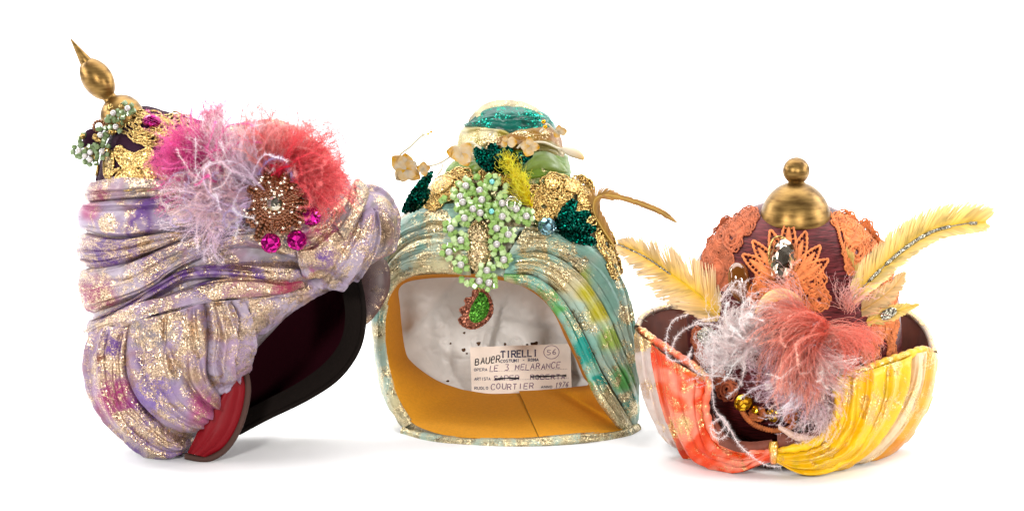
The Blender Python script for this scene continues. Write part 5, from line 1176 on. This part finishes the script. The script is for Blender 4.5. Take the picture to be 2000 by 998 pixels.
# stones on the cap
gem(H3, 'oval_crystal', r3, M['crystal_brown'], 1528, 510, float(D3(1528, 510)) + 10, 47, .52, 1, (0, -.35, 1), -.16, 12)
mb = MB(); cord(H3, mb, [(1528 + 26 * math.cos(a) * .98 - 4 * math.sin(a) * -1.6, 510 + 48 * math.sin(a), float(D3(1528, 510)) + 6 + 14 * math.sin(a)) for a in np.linspace(0, 5.8, 12)], 2.2, 70, 6, True); mb.build('crystal_setting', M['gold_lace'], r3)
mb = MB(); B_ = Body([(1438,512),(1456,520),(1466,545),(1466,575),(1450,592),(1432,580),(1422,552),(1424,525)], (1445, 550), 22, 8); x, y, w, f = B_.part(H3, True, 60, 18); mb.add(H3.T(np.stack([x, y, w + float(D3(1445, 550)) + 4], -1)), f); mb.build('amber_drop', M['amber'], r3)
for px, py, s_ in ((1452,786,19), (1510,810,15), (1560,781,10), (1475,800,9)):
    gem(H3, 'topaz_stone', r3, M['topaz'], px, py, float(D3(px, py)) + 22, s_, 1, .85, (0, .1, 1), px, 10)
lace_part('braid', lambda mb: cord(H3, mb, [(x, y, float(D3(x, y)) + 16) for x, y in ((1444,782),(1452,806),(1472,828),(1505,840),(1535,838),(1556,828))], 5, 90, 8, bump=.3), M['orange_lace'], r3)
lace_part('lace_rosette', lambda mb: (openwork(H3, mb, 1480, 808, 14, 12, DL, 10, 2, 6, 2.0, 4), openwork(H3, mb, 1544, 812, 12, 12, DL, 10, 2, 6, 2.0, 5)), M['orange_lace'], r3)
# coral ostrich plume and pale down
FZ = float(D3(1560, 690))
_fan = fan
def fan(name, origin, n, *a, **k): return _fan(H3, r3, name, origin, n, *a, **{**dict(wav=3, r=(.45,.2), fuzz=30, flen=4, grp=6, ck=.45, lj=1.0, rc=.55, jit=9), **k})
C0 = (.97, .24, .16); C1 = (.98, .52, .42); CW = (.96, .84, .80)
fan('coral_plume', (1606,642,FZ+46), 353, 2.9, 4.1, 125, C0, C1, 1, curl=-1.1, grav=.3)
fan('coral_plume', (1602,648,FZ+50), 399, 2.2, 3.1, 120, C0, C1, 2, curl=-1.0, grav=.8)
fan('coral_plume', (1580,676,FZ+48), 423, .5, 1.5, 92, (.78,.14,.12), CW, 3, curl=-.7, fuzz=44, grav=.2)
fan('coral_plume', (1590,690,FZ+44), 376, 1.3, 2.4, 90, C0, C1, 4, curl=.5, fuzz=40, grav=.4)
fan('coral_plume', (1610,650,FZ+40), 258, -.5, .7, 95, C1, C0, 5, curl=1.2, grav=.2)
fan('coral_plume', (1560,620,FZ+30), 176, 3.6, 5.0, 90, C1, (.88,.60,.58), 6, curl=-1.4, grav=.2)
fan('coral_plume', (1660,600,FZ+20), 70, 3.4, 5.4, 60, C1, (.86,.56,.54), 7, curl=1.6, grav=.1)
fan('lilac_down', (1545,735,FZ+46), 296, 0, 6.283, 62, (.74,.52,.64), (.92,.76,.80), 8, r=(.36,.16), curl=1.6, fuzz=60, flen=5, jit=26, grav=.4)
fan('pale_down', (1470,660,FZ+36), 319, 1.4, 4.6, 78, (.96,.74,.73), (.96,.86,.84), 9, r=(.36,.16), curl=2.0, fuzz=64, flen=5, jit=22, grav=.2)
fan('pale_down', (1400,690,FZ+30), 182, 0, 6.283, 44, (.93,.80,.80), (.95,.88,.87), 10, r=(.36,.16), curl=3.0, fuzz=60, flen=5, jit=16, grav=0)
fan('pale_down', (1590,800,FZ+30), 136, 5.4, 8.2, 50, (.90,.68,.70), (.94,.80,.80), 11, r=(.36,.16), curl=1.6, fuzz=60, flen=5, jit=16)
z = FZ + 58
for k_, (o, a0, a1, L, c0, c1, cu) in enumerate([((1600,644,FZ+62), 2.3, 3.9, 125, C0, C1, -1.0), ((1590,680,FZ+62), .5, 2.2, 95, C0, CW, .4), ((1470,655,FZ+56), 1.6, 4.6, 80, (.96,.76,.75), (.96,.87,.85), 1.8), ((1545,740,FZ+58), .3, 2.9, 70, (.90,.70,.78), (.96,.82,.85), 1.2)]):
    fan('down_frond', o, 26, a0, a1, L, c0, c1, 70 + k_, curl=cu, fuzz=520, flen=6.5, r=(.7, .4), ck=0.0, rc=1.0, wav=6, grav=.3)
fan('coral_curl', (1665,655,FZ+10), 150, -.8, 1.6, 62, C0, C1, 15, curl=1.8, grav=0, rc=.8)
fluffy(H3, 'white_down_strand', r3, [
    [(1345,612,z-20),(1312,628,z),(1301,668,z+6),(1306,700,z+4),(1335,704,z),(1348,690,z-4)],
    [(1310,686,z),(1326,652,z+8),(1366,632,z+12),(1410,640,z+10),(1448,668,z+4),(1470,690,z)],
    [(1352,676,z+8),(1346,700,z+10),(1362,728,z+10),(1400,734,z+8),(1440,740,z+4),(1450,752,z)],
    [(1430,600,z),(1420,650,z+8),(1418,700,z+10),(1398,726,z+6)],
    [(1405,590,z-6),(1422,566,z),(1446,572,z),(1452,600,z),(1440,630,z)],
    [(1408,588,z-2),(1440,548,z+4),(1449,572,z+2)],
    [(1444,696,z),(1452,720,z+6),(1446,750,z+8),(1420,776,z+6)],
    [(1395,660,z+14),(1391,720,z+18),(1393,780,z+22),(1400,806,z+30),(1424,836,z+44),(1444,868,z+60),(1488,904,z+66),(1526,911,z+64)],
    [(1412,812,z+30),(1390,828,z+36),(1392,850,z+40),(1412,856,z+42),(1424,836,z+44),(1412,816,z+40)],
    [(1400,806,z+30),(1416,826,z+44),(1404,846,z+48),(1392,838,z+46)]], (.95, .84, .83), .42, 4, 6.5, 40, 60)
# yellow and cream quill feathers
vane(H3, 'left_quill_feather', r3, [(1416,628,150),(1370,580,150),(1310,535,145),(1255,498,140),(1206,476,135)], 62, (.84,.48,.005), (.82,.60,.36), 12, 150, .62, 2.4, (.80,.50,.01), .6, [(0,.5),(.12,1),(.4,.95),(.7,.62),(.9,.36),(1,.12)], .3)
mb = MB(); cord(H3, mb, [(1206,476,138),(1262,503,143),(1310,536,149)], 1.6, 40, 6, bump=.4); mb.build('glitter_line', M['grey_glitter'], r3)
vane(H3, 'right_quill_feather', r3, [(1650,600,170),(1700,545,176),(1760,490,172),(1820,452,165),(1880,437,160),(1928,434,158)], 60, (.88,.54,.01), (.94,.74,.36), 21, 190, .55, 2.6, (.66,.42,.04), .16, [(0,.3),(.12,.75),(.35,.9),(.6,.85),(.8,.8),(.93,.7),(1,.35)], .35, .62)
mb = MB(); g0 = spline([(1664,586,174),(1700,546,180),(1760,491,176),(1820,453,169),(1880,438,164),(1908,436,162)], 90); tubes(mb, H3.T(g0), (3.4 * (1 + .5 * (fbm(np.arange(90) / 4., .5) - .5))) * H3.s * np.where(vn(np.arange(90) / 9., 3.3) > .35, 1, .3), 7); mb.build('glitter_line', M['grey_glitter'], r3)
vane(H3, 'quill_feather', r3, [(1655,620,160),(1700,596,164),(1740,566,160),(1768,532,154)], 34, (.76,.46,.16), (.80,.56,.28), 23, 90, .5, 1.6, (.7,.4,.1), .4, [(0,.4),(.3,.9),(.8,.5),(1,.1)], .3)
vane(H3, 'quill_feather', r3, [(1660,640,150),(1710,622,158),(1755,606,156),(1796,594,150)], 26, (.80,.52,.05), (.84,.60,.20), 24, 80, .5, 1.4, (.7,.42,.05), .5, [(0,.5),(.4,.9),(.8,.45),(1,.08)], .3)
vane(H3, 'quill_feather', r3, [(1668,600,160),(1668,560,158),(1664,525,150),(1652,496,142)], 30, (.60,.40,.04), (.66,.48,.16), 25, 80, .45, 1.2, (.5,.34,.04), 1.2, [(0,.4),(.4,.8),(1,.5)], .3)
vane(H3, 'quill_feather', r3, [(1600,648,160),(1606,618,172),(1622,590,172),(1640,572,164)], 34, (.72,.46,.02), (.80,.56,.10), 26, 80, .7, 1.6, (.7,.42,.02), .8, [(0,.6),(.4,.9),(1,.4)], .3)
vane(H3, 'quill_feather', r3, [(1470,690,165),(1455,660,172),(1440,640,170),(1424,622,164)], 26, (.66,.42,.05), (.80,.66,.40), 27, 70, .7, 1.4, (.6,.4,.05), .8, [(0,.6),(.4,.9),(1,.4)], .3)
leaf(H3, 'cream_petal_feather', r3, M['petal'], [(1476,612),(1500,584),(1530,574),(1566,586)], 12, 46, lambda x, y: D3(x, y), 5, (.80,.66,.40), (.84,.52,.10))
mb = MB(); B_ = Body([(1720,612),(1740,600),(1752,606),(1744,618),(1726,626)], (1735, 612), 3, 3); x, y, w, f = B_.part(H3, True, 30, 8); mb.add(H3.T(np.stack([x, y, w + 168], -1)), f); mb.build('glitter_dab', M['grey_glitter'], r3)
mb = MB(); B_ = Body([(1362,650),(1380,638),(1396,646),(1392,664),(1376,672),(1364,664)], (1379, 655), 4, 3); x, y, w, f = B_.part(H3, True, 30, 8); mb.add(H3.T(np.stack([x, y, w + 178], -1)), f); mb.build('glitter_dab', M['grey_glitter'], r3)
